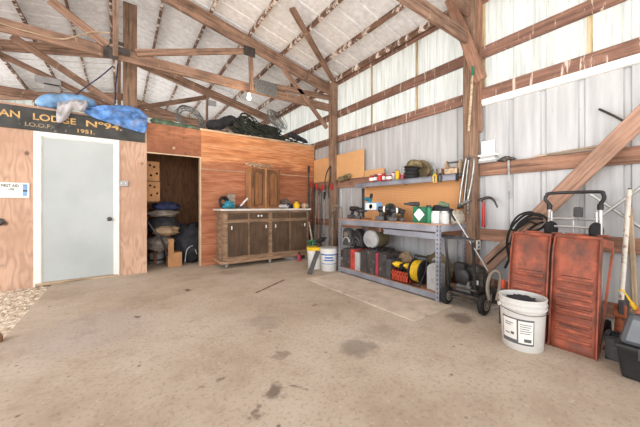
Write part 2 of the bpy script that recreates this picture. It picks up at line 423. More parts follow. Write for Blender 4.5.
    def snake(s, pts, radii, amp=0.2, fr=6, seed=0, n=18, sub=10, sq=(1, 1)):
        """lumpy bundle along a path, rounded ends"""
        pts = [V(p) for p in pts]; P = []; Rr = []
        for i in range(len(pts) - 1):
            for q in range(sub):
                t = q / sub; P.append(pts[i].lerp(pts[i + 1], t)); Rr.append(radii[i] * (1 - t) + radii[i + 1] * t)
        P.append(pts[-1]); Rr.append(radii[-1])
        m = len(P); vs = []; fs = []
        for i, p in enumerate(P):
            t = (P[min(i + 1, m - 1)] - P[max(i - 1, 0)]).normalized()
            w = V((0, 0, 1)); u = w.cross(t).normalized(); w = t.cross(u)
            e = min(i, m - 1 - i) / (0.18 * m)
            cap = math.sqrt(max(0.02, 1 - (1 - min(1, e)) ** 2))
            for q in range(n):
                an = 2 * math.pi * q / n
                d = u * math.cos(an) * sq[0] + w * math.sin(an) * sq[1]
                kk = 1 + amp * noise.noise((p + d * Rr[i]) * fr + V((seed * 5.3, 0, seed))) + amp * 0.6 * noise.noise((p + d * Rr[i]) * fr * 2.6 + V((0, seed, 4)))
                vs.append(p + d * Rr[i] * cap * kk)
        for i in range(m - 1):
            for q in range(n): fs.append((i * n + q, i * n + (q + 1) % n, (i + 1) * n + (q + 1) % n, (i + 1) * n + q))
        fs.append(tuple(reversed(range(n)))); fs.append(tuple((m - 1) * n + q for q in range(n)))
        return s.add(vs, fs)
    def build(s, name, mats, parent=None, smooth=True, bevel=0.0, label=None, cat=None, group=None, kind=None, angle=38):
        if not isinstance(mats, (list, tuple)): mats = [mats]
        lo = V((min(p.x for p in s.v), min(p.y for p in s.v), min(p.z for p in s.v)))
        hi = V((max(p.x for p in s.v), max(p.y for p in s.v), max(p.z for p in s.v)))
        c = (lo + hi) / 2
        if parent is None and kind != 'structure': c.z = lo.z
        me = bpy.data.meshes.new(name); me.from_pydata([p - c for p in s.v], [], s.f); me.update()
        for m in mats: me.materials.append(M[m])
        for p, i in zip(me.polygons, s.mi): p.material_index = i
        if smooth:
            for p in me.polygons: p.use_smooth = True
            me.set_sharp_from_angle(angle=math.radians(angle))
        o = bpy.data.objects.new(name, me); C.objects.link(o)
        place(o, Matrix.Translation(c), parent)
        if bevel:
            b = o.modifiers.new('bevel', 'BEVEL'); b.width = bevel; b.segments = 2; b.limit_method = 'ANGLE'; b.angle_limit = math.radians(40)
        return setprops(o, label, cat, group, kind)

def beam(name, p0, p1, w, h, mat, parent=None, up=(0, 0, 1), bevel=0.004, **kw):
    """one straight board, its own axis along its length so the grain follows it; w across (horizontal), h along up"""
    p0, p1 = V(p0), V(p1); x = (p1 - p0).normalized(); y = V(up).cross(x).normalized(); z = x.cross(y)
    L = (p1 - p0).length
    b = MB(); nseg = max(1, int(L / 1.0))
    b.box((0, 0, 0), (L, w, h))
    me = bpy.data.meshes.new(name); me.from_pydata(b.v, [], b.f); me.update(); me.materials.append(M[mat])
    o = bpy.data.objects.new(name, me); C.objects.link(o)
    Mw = Matrix.Translation((p0 + p1) / 2) @ Matrix((x, y, z)).transposed().to_4x4()
    place(o, Mw, parent)
    if bevel:
        m = o.modifiers.new('bevel', 'BEVEL'); m.width = bevel; m.segments = 1
    return setprops(o, kw.get('label'), kw.get('cat'), kw.get('group'), kw.get('kind'))

def lettering(body, fit, plane, name, mat, parent, bold=0.012):
    """flat letters fitted to fit=(x0,x1,z0,z1); plane('Y', y) faces -Y; plane ('X', x) faces -X (x0,x1 are then Y from left to right)"""
    cu = bpy.data.curves.new('t', 'FONT'); cu.body = body; cu.offset = bold; cu.extrude = 0.0
    t = bpy.data.objects.new('t', cu); C.objects.link(t)
    bpy.context.view_layer.update()
    dg = bpy.context.evaluated_depsgraph_get()
    me0 = bpy.data.meshes.new_from_object(t.evaluated_get(dg))
    vs = [v.co.copy() for v in me0.vertices]; fs = [list(p.vertices) for p in me0.polygons]
    bpy.data.objects.remove(t); bpy.data.curves.remove(cu); bpy.data.meshes.remove(me0)
    x0, x1 = min(v.x for v in vs), max(v.x for v in vs); y0, y1 = min(v.y for v in vs), max(v.y for v in vs)
    out = []
    for v in vs:
        u = fit[0] + (v.x - x0) / (x1 - x0) * (fit[1] - fit[0]); w = fit[2] + (v.y - y0) / (y1 - y0) * (fit[3] - fit[2])
        out.append((u, plane[1], w) if plane[0] == 'Y' else (plane[1], u, w))
    b = MB(); b.add(out, fs)
    return b.build(name, mat, parent, smooth=False)

def arc(c, r, a0, a1, n, ax=(1, 0, 0), ay=(0, 0, 1)):
    c, ax, ay = V(c), V(ax), V(ay)
    return [c + ax * r * math.cos(a0 + (a1 - a0) * i / n) + ay * r * math.sin(a0 + (a1 - a0) * i / n) for i in range(n + 1)]

def spline(pts, n=8):
    pts = [V(p) for p in pts]; out = []
    for i in range(len(pts) - 1):
        p0, p1, p2, p3 = pts[max(i - 1, 0)], pts[i], pts[i + 1], pts[min(i + 2, len(pts) - 1)]
        for q in range(n):
            t = q / n
            out.append(0.5 * ((2 * p1) + (p2 - p0) * t + (2 * p0 - 5 * p1 + 4 * p2 - p3) * t * t + (3 * p1 - p0 - 3 * p2 + p3) * t ** 3))
    out.append(pts[-1]); return out

# ------------------------------------------------------------------ the setting
YN, YF = -3.2, 10.8          # near and far end of the building
XG, XS = 3.62, 3.665         # girt face, siding plane of the right wall
RIDGE, SL = -0.05, 0.22
def zr(X): return 4.50 - SL * abs(X - RIDGE)
YP = 5.35                    # front face of the plywood partition

b = MB(); b.b2((-0.79, YN - 0.5, -0.12), (3.66, YF, 0.0))
fl = b.build('floor', 'concrete', kind='structure', smooth=False)
assert (fl.location - V((1.435, 0, 0))).x < 1e-3
# the stains and patches of the floor material are laid out around this origin
off = V((FLC.x, FLC.y, 0)) - fl.location
for v in fl.data.vertices: v.co -= off
fl.location = fl.location + off
b = MB(); b.b2((-30, -30, -0.3), (-0.79, 40, -0.035)); b.b2((3.9, -30, -0.3), (30, 40, -0.15)); b.b2((-0.79, -30, -0.3), (3.9, YN - 0.5, -0.035))
b.build('ground_outside', 'gravel', kind='structure', smooth=False)
# gravel patch beside the slab
random.seed(5)
b = MB()
def gz(x, y): return -0.03 + 0.02 * noise.noise(V((x * 6, y * 6, 0))) + 0.012 * noise.noise(V((x * 20, y * 20, 3)))
b.grid(lambda u, v: (-3.6 + u * 2.805, 1.5 + v * 3.84, min(gz(-3.6 + u * 2.805, 1.5 + v * 3.84), -0.004)), 60, 90)
for i in range(1500):
    x, y = random.uniform(-1.75, -0.8), random.uniform(3.0, 5.3); r = random.uniform(0.008, 0.02)
    d = [V((0, 0, 1)), V((1, 0, 0)), V((0, 1, 0)), V((-1, 0, 0)), V((0, -1, 0))]
    an = random.uniform(0, 6.28); R = Matrix.Rotation(an, 3, 'Z')
    c = V((x, y, gz(x, y)))
    b.add([c + (R @ V((q.x * random.uniform(.8, 1.4), q.y * random.uniform(.6, 1.1), q.z * random.uniform(.5, .9)))) * r for q in d], [(0, 1, 2), (0, 2, 3), (0, 3, 4), (0, 4, 1)])
setprops(b.build('gravel_bed', 'gravel', smooth=False), 'pale loose gravel beside the edge of the concrete slab', 'gravel', kind='stuff')

def ribbed(y0, y1, pt, z0, z1, dirn, pitch=0.305, off=0.0, minor=True):
    """sheet with square ribs every pitch along Y; pt(y,z,depth)->point"""
    prof = []
    y = math.floor(y0 / pitch) * pitch + off
    ys = []
    prof.append((y0, 0))
    while y < y1:
        for dy, dp in ((0, 0), (0.012, dirn), (0.045, dirn), (0.057, 0), (0.15, 0), (0.155, dirn * .25), (0.17, dirn * .25), (0.175, 0), (0.225, 0), (0.23, dirn * .25), (0.245, dirn * .25), (0.25, 0)):
            if y0 < y + dy < y1 and (minor or dy < 0.1): prof.append((y + dy, dp))
        y += pitch
    prof.append((y1, 0))
    b = MB(); vs = []
    for (yy, dp) in prof: vs += [pt(yy, z0, dp), pt(yy, z1, dp)]
    b.add(vs, [(2 * i, 2 * i + 2, 2 * i + 3, 2 * i + 1) for i in range(len(prof) - 1)])
    return b

ZT = 2.40
wr = ribbed(YN, YF, lambda y, z, d: (XS + d, y, z), 0.0, ZT, 0.022, off=0.12, minor=False).build('wall_right', 'siding', smooth=False, kind='structure')
ribbed(YN, YF, lambda y, z, d: (XS + 0.006 + d, y, z), ZT - 0.02, 3.74, 0.022, off=0.12, minor=False).build('translucent_panel', 'translucent', wr, smooth=False)
b = MB(); b.b2((XG - 0.0, YN, 2.315), (XS, 1.69, 2.335)); b.b2((XG - 0.012, YN, 2.335), (XG, 1.69, 2.385)); b.build('steel_rail', 'white', wr, smooth=False)
for z0, z1, m in ((0.06, 0.2, 'girt'), (0.66, 0.80, 'girt_clean'), (1.45, 1.60, 'girt_clean'), (2.39, 2.53, 'girt'), (2.90, 3.04, 'girt'), (3.58, 3.70, 'girt')):
    for y0, y1 in ((YN, 1.76), (1.765, 4.55), (4.555, YF)):
        beam('girt', (XG + 0.02, y0, (z0 + z1) / 2), (XG + 0.02, y1, (z0 + z1) / 2), 0.04, z1 - z0, m, wr)
for px in (337, 372, 417, 484, 590):
    yy = at(px, 60, X=XS).y
    beam('batten', (XS - 0.006, yy, 2.40), (XS - 0.006, yy, 3.66), 0.045, 0.010, 'batten', wr, up=(1, 0, 0))
# far and left walls beyond the partition (seen only through the trusses)
b = MB(); b.b2((-3.75, YF, 0), (3.66, YF + 0.03, 2.6)); wf = b.build('wall_far', 'siding', kind='structure', smooth=False)
b = MB(); b.prism([(-3.75, YF, 2.6), (3.66, YF, 2.6), (3.66, YF, zr(3.66)), (RIDGE, YF, 4.48), (-3.75, YF, zr(-3.75))], (0, 0.01, 0)); b.build('translucent_panel', 'translucent', wf, smooth=False)  # gable top made translucent to brighten the roof beyond the partition
b = MB(); b.b2((-3.79, YP, 0), (-3.75, YF, 2.4)); wl = b.build('wall_left', 'siding', kind='structure', smooth=False)
b = MB(); b.b2((-3.76, YP, 2.4), (-3.75, YF, 3.68)); b.build('translucent_panel', 'translucent', wl, smooth=False)  # unseen strip, added translucent to let light in above the loft

# roof
def roofsheet(x0, x1):
    return ribbed(YN, YF, minor=False, pt=lambda y, t, d: (x0 + (x1 - x0) * t, y, zr(x0 + (x1 - x0) * t) + d), z0=0.0, z1=1.0, dirn=0.022, off=0.06)
rs = roofsheet(RIDGE, 3.85); r2 = roofsheet(RIDGE, -3.95)
rs.add(r2.v, r2.f)
cl = rs.build('ceiling', 'roof', smooth=False, kind='structure')
for X in (0.53, 1.16, 1.80, 2.43, 3.07, 3.56, -0.16, -0.72, -1.33, -1.95, -2.57, -3.2, -3.7):
    nrm = V((SL if X > RIDGE else -SL, 0, 1)).normalized()
    z = zr(X) - 0.05
    beam('purlin', (X, YN, z), (X, YF, z), 0.042, 0.09, 'purlin', cl, up=nrm)

# partition: left plywood, door, header, right plywood
xdl, xdr = -0.98, -0.033       # outer faces of the door casing
xo0, xo1 = 0.33, 1.16          # doorless opening
b = MB()
b.b2((-3.75, YP, -0.04), (xdl + 0.02, YP + 0.10, 2.44)); b.b2((xdr - 0.02, YP, 0), (xo0, YP + 0.10, 2.44)); b.b2((xdl + 0.02, YP, 2.08), (xdr - 0.02, YP + 0.10, 2.44))
wb = b.build('wall_back', 'ply_pink', kind='structure', smooth=False)
b = MB(); b.b2((xo0 - 0.002, YP + 0.002, 1.96), (xo1 + 0.02, YP + 0.022, 2.445)); b.build('header_panel', 'ply_red', wb, smooth=False, label='red-brown plywood header over the dark opening')
zs = 1.745
b = MB(); b.b2((xo1, YP - 0.012, 0.0), (3.62, YP + 0.10, zs)); b.b2((xo1, YP - 0.012, zs + 0.006), (3.62, YP + 0.10, 2.44))
b.build('orange_panel', 'ply_orange', wb, smooth=False, bevel=0.003, label='orange and red-brown plywood sheets behind the cabinet')
b = MB(); b.b2((xo1 - 0.02, YP - 0.02, 2.44), (3.66, YP + 0.10, 2.475)); b.build('top_plate', 'palewood', wb, smooth=False, bevel=0.003)
b = MB(); b.b2((xo1 - 0.018, YP - 0.016, 0.0), (xo1, YP + 0.10, 1.96)); b.b2((xo0, YP - 0.01, 1.945), (xo1, YP + 0.03, 1.963)); b.build('opening_edge', 'ply_edge', wb, smooth=False)
b = MB(); b.b2((xo1 + 0.01, YP - 0.018, zs - 0.006), (3.62, YP - 0.012, zs + 0.010)); b.build('seam_strip', 'palewood', wb, smooth=False)
b = MB()
for px, py, r in ((174, 148, .022), (125, 148, .01)): b.lathe([(r, 0.0), (r * .9, .004), (0, .005)], at(px, py, Y=YP + 0.001), (0, -1, 0))
b.build('knot', 'palewood', wb)
# closet behind the opening and loft deck
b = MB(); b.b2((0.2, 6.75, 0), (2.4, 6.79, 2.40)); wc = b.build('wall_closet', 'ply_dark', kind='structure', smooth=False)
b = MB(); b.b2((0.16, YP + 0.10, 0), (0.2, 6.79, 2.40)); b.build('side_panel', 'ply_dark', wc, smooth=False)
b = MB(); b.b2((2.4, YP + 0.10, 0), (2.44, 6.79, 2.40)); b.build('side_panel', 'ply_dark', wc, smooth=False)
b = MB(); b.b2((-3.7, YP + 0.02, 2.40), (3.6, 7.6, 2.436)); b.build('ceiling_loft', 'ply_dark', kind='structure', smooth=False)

# door
zdt = 2.10
b = MB(); b.b2((xdl + 0.09, YP - 0.004, 0.03), (xdr - 0.075, YP + 0.04, zdt - 0.075)); d1 = b.build('door_1', 'door', kind='structure', smooth=False, bevel=0.003)
b = MB()
b.b2((xdl, YP - 0.022, -0.02), (xdl + 0.075, YP + 0.0, zdt)); b.b2((xdr - 0.065, YP - 0.022, 0), (xdr, YP, zdt)); b.b2((xdl + 0.075, YP - 0.022, zdt - 0.065), (xdr - 0.065, YP, zdt))
b.b2((xdl + 0.075, YP - 0.008, 0), (xdl + 0.088, YP + 0.05, zdt - 0.065)); b.b2((xdr - 0.075, YP - 0.008, 0), (xdr - 0.065, YP + 0.05, zdt - 0.065)); b.b2((xdl + 0.08, YP - 0.008, zdt - 0.075), (xdr - 0.07, YP + 0.05, zdt - 0.065))
b.build('door_frame', 'white', d1, smooth=False, bevel=0.004)
b = MB(); b.b2((xdl + 0.02, YP - 0.05, -0.01), (xdr - 0.02, YP + 0.08, 0.028)); b.build('threshold', 'palewood', d1, smooth=False, bevel=0.006)
kp = at(109.5, 219, Y=YP - 0.004)
b = MB(); b.lathe([(0.032, 0), (0.032, 0.006), (0.012, 0.010), (0.012, 0.03), (0.026, 0.038), (0.028, 0.05), (0.02, 0.062), (0, 0.064)], kp, (0, -1, 0)); b.build('door_handle', 'dksteel', d1)

# ------------------------------------------------------------------ posts, trusses
P1 = (3.48, 3.62)
beam('timber_post', (3.55, 1.76, 0), (3.55, 1.76, 3.66), 0.14, 0.14, 'post', up=(1, 0, 0), bevel=0.006,
     label='square brown timber post beside the right end of the steel workbench', cat='post')
beam('timber_post', (3.55, 4.55, 0), (3.55, 4.55, 3.60), 0.14, 0.14, 'post', up=(1, 0, 0), bevel=0.006,
     label='square brown timber post standing behind the two white buckets', cat='post')
p = at(130, 80, Y=5.56)
beam('timber_post', (p.x, 5.56, 2.436), (p.x, 5.56, zr(p.x) - 0.10), 0.17, 0.19, 'post', up=(1, 0, 0), bevel=0.006,
     label='thick dark timber post rising to the ridge behind the blue tarp', cat='post')

def chord(t, x0, x1, Y, dep, top=0.10, w=0.045):
    z0, z1 = zr(x0) - top - dep / 2, zr(x1) - top - dep / 2
    beam('top_chord', (x0, Y, z0), (x1, Y, z1), w, dep, 'truss', t)
YA = 4.645
ta = thing('roof_truss', 'brown timber roof truss carrying the lit bulb', 'roof truss', (0, YA, 3.04))
chord(ta, RIDGE, 3.60, YA, 0.22); chord(ta, RIDGE, -3.7, YA, 0.22)
beam('bottom_chord', (-3.7, YA, 3.12), (3.6, YA, 3.12), 0.045, 0.15, 'truss', ta)
beam('king_post', (RIDGE - 0.02, YA - 0.045, 3.05), (RIDGE - 0.02, YA - 0.045, zr(0) - 0.12), 0.06, 0.10, 'truss', ta, up=(0, 1, 0))
def tw(t, a, c, Y, h=0.09, w=0.04, name='web', mat='truss'):
    p, q = at(*a, Y=Y), at(*c, Y=Y)
    return beam(name, p, q, w, h, mat, t)
tw(ta, (136, 53), (250, 51), YA - 0.045)
tw(ta, (250.5, 48), (251.5, 90), YA - 0.045, 0.075)
tw(ta, (50, 0), (108, 46), YA - 0.045, 0.10)
tw(ta, (262, 84), (330, 98), YA - 0.045, 0.10)
tw(ta, (283, 68), (327, 128), YA - 0.045, 0.085)
pt = at(266, 88, Y=YA - 0.075)
b = MB(); b.box(pt, (0.42, 0.006, 0.24), Matrix.Rotation(math.radians(0), 3, 'Y'))
for i in range(9): b.box(pt + V((-0.18 + i * 0.045, -0.006, 0)), (0.012, 0.01, 0.22))
b.build('gusset_plate', 'zinc', ta, smooth=False)
for px, py, w, h in ((249.5, 51.5, 0.20, 0.16), (111, 53, 0.16, 0.13), (122, 51, 0.18, 0.09), (117, 43, 0.16, 0.05)):
    b = MB(); b.box(at(px, py, Y=YA - 0.075), (w, 0.012, h)); b.build('gusset_plate', 'dksteel', ta, smooth=False)
# near truss
YB = 1.76
tb = thing('roof_truss', 'brown timber roof truss nearest the viewer, meeting the right post', 'roof truss', (0, YB, 3.06))
chord(tb, RIDGE, 3.48, YB, 0.22); chord(tb, RIDGE, -3.7, YB, 0.22)
beam('bottom_chord', (-3.7, YB, 3.14), (3.48, YB, 3.14), 0.045, 0.16, 'truss', tb)
beam('king_post', (RIDGE, YB - 0.045, 3.05), (RIDGE, YB - 0.045, 4.38), 0.06, 0.10, 'truss', tb, up=(0, 1, 0))
# far trusses
for Y, lab in ((7.3, 'brown timber roof truss just behind the loft of stored nets'), (10.1, 'farthest brown timber roof truss near the end wall')):
    tc_ = thing('roof_truss', lab, 'roof truss', (0, Y, 3.06))
    chord(tc_, RIDGE, 3.6, Y, 0.20); chord(tc_, RIDGE, -3.7, Y, 0.20)
    beam('bottom_chord', (-3.7, Y, 3.13), (3.6, Y, 3.13), 0.045, 0.15, 'truss', tc_)
    beam('king_post', (RIDGE, Y - 0.045, 3.05), (RIDGE, Y - 0.045, 4.38), 0.06, 0.10, 'truss', tc_, up=(0, 1, 0))
    for s in (1, -1):
        beam('web', (RIDGE + s * 0.2, Y - 0.045, 3.16), (RIDGE + s * 1.8, Y - 0.045, 3.78), 0.04, 0.10, 'truss', tc_)
        beam('web', (RIDGE + s * 1.75, Y - 0.09, 3.16), (RIDGE + s * 1.75, Y - 0.09, 3.84), 0.04, 0.09, 'truss', tc_, up=(0, 1, 0))
    if Y < 8:
        for px, py, w in ((48, 81, 0.36), (52, 88, 0.22), (211, 103, 0.25)):
            b = MB(); b.box(at(px, py, Y=Y - 0.12), (w, 0.01, 0.14)); b.build('gusset_plate', 'ltgrey', tc_, smooth=False)
    else: pass
# loose braces
p, q = at(12, 36, Y=5.48), at(115, 104, Y=5.48)
beam('diagonal_brace', p, q, 0.04, 0.09, 'truss', label='long thin diagonal board rising leftward from behind the blue tarp', cat='brace')
beam('diagonal_brace', (3.42, 4.40, zr(3.42) - 0.15), (2.0, 3.53, zr(2.0) - 0.12), 0.09, 0.04, 'truss', label='flat diagonal board under the roof above the corner post', cat='brace')
beam('diagonal_brace', at(448.5, -6, X=3.44), at(481, 80, X=3.44), 0.04, 0.13, 'girt_clean', label='short steep board nailed across the top of the right post', cat='brace')
beam('sister_board', at(479.8, -10, X=3.60), at(479.8, 132, X=3.60), 0.035, 0.07, 'girt_clean', up=(1, 0, 0), label='narrow upright board nailed to the right side of the right post', cat='board')
pa, pb = V((3.455, 1.58, 0.335)), V((3.455, 0.06, 0.335 + 1.52 * 1.197))
nn = V((0, 1.197, 1)).normalized()
beam('knee_brace', pa, pb, 0.04, 0.145, 'brace', up=(0, 0, 1), label='wide bare diagonal plank crossing the right wall behind the hand cart', cat='brace')

# wires in the roof
def wire(name, pts, r, mat, label, cat, n=6): 
    return MB().tube(spline(pts), r, n).build(name, mat, label=label, cat=cat)
wire('electric_cable', [at(-12, 20, Y=YA - .07), at(0, 23, Y=YA - .06), at(30, 32, Y=YA - .06), at(60, 39, Y=YA - .06), at(80, 35, Y=YA - .07), at(92, 32, Y=YA - .08), at(110, 33, Y=YA - .08)], 0.009, 'palewood', 'pale electric cable drooping along the truss at upper left', 'cable')
wire('blue_rope', [at(118, 63, Y=5.4), at(116, 84, Y=5.42), at(115, 104, Y=5.42)], 0.009, 'navy', 'blue rope hanging straight down to the blue tarp', 'rope')
wire('blue_rope', [at(113, 66, Y=5.0), at(100, 77, Y=5.2), at(90, 84, Y=5.35), at(74, 96, Y=5.46)], 0.008, 'navy', 'blue rope slanting down leftward from the truss bracket', 'rope')
# bulb
bp = at(249, 97, Y=YA - 0.10)
t = thing('light_bulb', 'lit bare bulb glowing warm under the roof truss', 'light bulb', bp)
MB().lathe([(0.0, -0.05), (0.022, -0.045), (0.032, -0.02), (0.028, 0.005), (0.016, 0.03)], bp, n=20).build('glass_bulb', 'bulb', t)
MB().lathe([(0.017, 0.028), (0.022, 0.032), (0.022, 0.05), (0.03, 0.052), (0.03, 0.06)], bp, n=20).build('socket', 'white', t)

# ------------------------------------------------------------------ things at the partition
# lodge sign
ys = YP - 0.03
s0, s1 = -1.75, at(145, 120, Y=ys).x
zb0, zb1 = 2.105, 2.405
t = thing('painted_sign', 'long weathered black sign with gold lettering above the grey door', 'sign', ((s0 + s1) / 2, ys, zb0))
b = MB(); b.b2((s0, ys, zb0), (s1, YP - 0.003, zb1)); b.build('board', 'signblack', t, smooth=False, bevel=0.003)
def sx(px): return at(px, 120, Y=ys - 0.002).x
def sz(px, py): return at(px, py, Y=ys - 0.002).z
for body, a, c, z0, z1, m in (('AN', -1.5, 20, 2.245, 2.335, 'gold'), ('LODGE', 33, 76, 2.245, 2.335, 'gold'), ('Nº94.', 86, 122, 2.245, 2.335, 'gold'),
                              ('I.O.O.F.', 25, 52, 2.150, 2.205, 'faded'), ('1951.', 77.5, 95, 2.140, 2.195, 'gold')):
    lettering(body, (sx(a), sx(c), z0, z1), ('Y', ys - 0.003), 'lettering', m, t, 0.02)
# first aid sign
yy = YP - 0.012
fx0, fx1 = at(-14, 190, Y=yy).x, at(29.5, 190, Y=yy).x
fz1, fz0 = at(15, 182.5, Y=yy).z, at(15, 198, Y=yy).z
t = thing('first_aid_sign', 'small white first aid sign on the plywood left of the door', 'sign', ((fx0 + fx1) / 2, yy, fz0))
b = MB(); b.b2((fx0, yy - 0.006, fz0), (fx1, YP, fz1)); b.build('plate', 'white', t, smooth=False, bevel=0.008)
w_ = fx1 - fx0
lettering('FIRST AID', (at(1, 190, Y=yy).x, at(19, 190, Y=yy).x, fz1 - 0.062, fz1 - 0.024), ('Y', yy - 0.0075), 'lettering', 'ink', t, 0.02)
lettering('USE', (at(8, 190, Y=yy).x, at(14.5, 190, Y=yy).x, fz1 - 0.105, fz1 - 0.075), ('Y', yy - 0.0075), 'lettering', 'ink', t, 0.02)
b = MB(); xq = at(23, 190, Y=yy).x; xe = at(27.5, 190, Y=yy).x
b.b2((xq, yy - 0.0075, fz0 + 0.03), (xe, yy - 0.007, fz1 - 0.02)); b.cur = 1; b.b2((xq, yy - 0.0082, (fz0 + fz1) / 2 - 0.015), (xe, yy - 0.0078, (fz0 + fz1) / 2 + 0.005))
b.build('symbol', ['ltblue', 'ink'], t, smooth=False)
# switch
sp_ = at(123.5, 183.5, Y=YP - 0.02)
t = thing('light_switch', 'small grey double switch box right of the door frame', 'light switch', (sp_.x, YP, sp_.z - 0.04))
b = MB(); b.box((sp_.x, YP - 0.015, sp_.z), (0.125, 0.03, 0.09)); b.build('box', 'ltgrey', t, smooth=False, bevel=0.006)
for s in (-1, 1):
    b = MB(); b.box((sp_.x + s * 0.028, YP - 0.033, sp_.z), (0.012, 0.012, 0.028)); b.build('toggle', 'white', t, smooth=False, bevel=0.003)
# dark fixture on left edge of plywood
q = at(-1, 222, Y=YP - 0.02)
b = MB(); b.lathe([(0.05, 0), (0.05, 0.02), (0.02, 0.03), (0.02, 0.06), (0.035, 0.07), (0, 0.08)], (q.x, YP, q.z), (0, -1, 0)); b.build('round_hook', 'dksteel', label='dark round hook on the plywood below the first aid sign', cat='hook')

# tarps on the partition
def pt_(px, py, Y): return at(px, py, Y=Y)
MB().snake([pt_(35, 103, 5.42), pt_(50, 102, 5.44), pt_(66, 101, 5.46), pt_(82, 102, 5.46), pt_(97, 104, 5.46)], [0.085, 0.115, 0.12, 0.11, 0.08], 0.3, 7, 3, sq=(1.0, 0.85)).build('padded_roll', 'ltblue', label='pale blue padded roll lying on the sign above the door', cat='padded roll', angle=70)
b = MB()
def bagf(u, v):
    px = 59 + 30 * u
    edge = 122 - 16 * u + 3 * math.sin(u * 9)
    top = at(px, 102 - 2 * math.sin(u * 3.1), Y=5.38); bot = at(px - 2 + 3 * noise.noise(V((u * 4, 2, 0))), edge, Y=5.27)
    p = top.lerp(bot, v)
    p.y = 5.38 - 0.115 * min(1, v * 2.2) + 0.05 * noise.noise(V((u * 5, v * 4, 2))) - 0.05 * math.sin(v * 3.14)
    p.z += 0.05 * noise.noise(V((u * 6, v * 5, 7))) * (1 - v)
    p.y = min(p.y, 5.30) if v > 0.45 else p.y
    return p
b.grid(bagf, 30, 20); o = b.build('plastic_sheet', 'plasticbag', label='crumpled grey plastic sheet draped over the middle of the sign', cat='plastic sheet', angle=80)
so = o.modifiers.new('solid', 'SOLIDIFY'); so.thickness = 0.01
b = MB()
def lerp_list(l, x):
    for (a, ya_), (c, yc2) in zip(l, l[1:]):
        if x <= c: return ya_ + (yc2 - ya_) * max(0, (x - a)) / (c - a)
    return l[-1][1]
def tarpf(u, v):
    px = 84 + 63 * u
    pyt = lerp_list([(84, 110), (96, 107), (112, 105), (130, 107), (140, 110), (147, 116)], px)
    pyb = lerp_list([(84, 113), (100, 120), (112, 124), (125, 128), (138, 132), (144, 133), (147, 128)], px)
    back, top, front, bot = V((at(px, pyt, Y=5.40).x, 5.52, 2.44)), at(px, pyt, Y=5.40), at(px, pyt + .3 * (pyb - pyt), Y=5.30), at(px, pyb, Y=5.275)
    seg = v * 3
    p = back.lerp(top, seg) if seg < 1 else (top.lerp(front, seg - 1) if seg < 2 else front.lerp(bot, seg - 2))
    q = V((p.x * 5 + p.z * 3, p.z * 5 - p.x * 2.0, 1.3))
    r = (1 - abs(noise.noise(q)) * 2.2) + .5 * (1 - abs(noise.noise(q * 2.1 + V((4, 2, 0)))) * 2)
    k_ = .028 * (r - .6) * (1 if v > .15 else v / .15)
    p = p + V((.3 * k_, -k_, .7 * k_ * (1 - max(0, seg - 2))))
    if seg > 1.2: p.y = min(p.y, 5.312)
    return p
b.grid(tarpf, 90, 44)
o = b.build('blue_tarp', 'tarp', label='crumpled bright blue tarp heaped on the right end of the sign', cat='tarp', angle=75)
so = o.modifiers.new('solid', 'SOLIDIFY'); so.thickness = .006; so.offset = 1
MB().snake([pt_(150, 120, 5.45), pt_(165, 124, 5.44), pt_(182, 127, 5.43), pt_(199, 129, 5.42)], [0.08, 0.09, 0.08, 0.05], 0.4, 9, 5, sq=(0.9, 0.7)).build('green_tarp', 'greentarp', label='rumpled grey-green tarp on top of the plywood header', cat='tarp', angle=75)
# nets, coils and branches on the loft
def coil(b, c, r, n, th, seed, nrm=(0, 0, 1), spread=0.1):
    random.seed(seed); z = V(nrm).normalized(); x = z.orthogonal().normalized(); y = z.cross(x)
    for i in range(n):
        rr = r * random.uniform(0.8, 1.1); cc = V(c) + V((random.uniform(-1, 1), random.uniform(-1, 1), random.uniform(-1, 1))) * spread
        tx = (x + z * random.uniform(-.25, .25)).normalized(); ty = (y + z * random.uniform(-.25, .25)).normalized()
        b.tube([cc + tx * rr * math.cos(a_ * math.pi / 12) + ty * rr * math.sin(a_ * math.pi / 12) for a_ in range(24)], th, 5, closed=True)
b = MB(); c0 = pt_(225, 124, 5.75)
b.snake([pt_(206, 126, 5.7), pt_(220, 124, 5.7), pt_(236, 119, 5.75)], [0.09, 0.115, 0.10], 0.25, 6, 8, sq=(1, 0.9))
b.build('rolled_pipe', 'darkcloth', label='fat black roll lying on the loft left of the netting', cat='roll')
b = MB(); coil(b, pt_(190, 119, 6.2), 0.27, 12, 0.007, 2, (0.3, -1, 0.3), 0.04); b.build('wire_coil', 'wire', label='loose coil of thin grey wire standing on the loft left end', cat='wire coil')
b = MB(); coil(b, pt_(252, 128, 5.70), 0.22, 26, 0.012, 4, (0.3, -0.6, 0.6), 0.13); coil(b, pt_(238, 129, 5.72), 0.15, 16, 0.012, 24, (0.4, -0.6, 0.8), 0.10); coil(b, pt_(270, 132, 5.72), 0.19, 20, 0.012, 14, (0.1, -0.5, 0.8), 0.12); b.build('netting_heap', 'netting', label='dark tangled netting heap in the middle of the loft edge', cat='netting')
b = MB(); coil(b, pt_(276, 121, 6.1), 0.24, 16, 0.006, 7, (0.5, -0.7, 0.5), 0.10); b.build('wire_coil', 'wire', label='grey wire coil behind the dark netting heap', cat='wire coil')
b = MB(); random.seed(8)
for i in range(70):
    p = pt_(random.uniform(258, 304), 133, 5.6 + random.uniform(-0.1, 0.3)); p.z = 2.47 + random.uniform(0.01, 0.14)
    q = p + V((random.uniform(-.45, .45), random.uniform(-.12, .2), random.uniform(-.05, .09)))
    q.z = max(q.z, 2.45)
    b.tube([p, (p + q) / 2 + V((0, 0, random.uniform(0, .04))), q], random.uniform(.005, .014), 5)
b.build('branch_heap', 'netting', label='heap of dark sticks and branches at the right end of the loft', cat='branches')
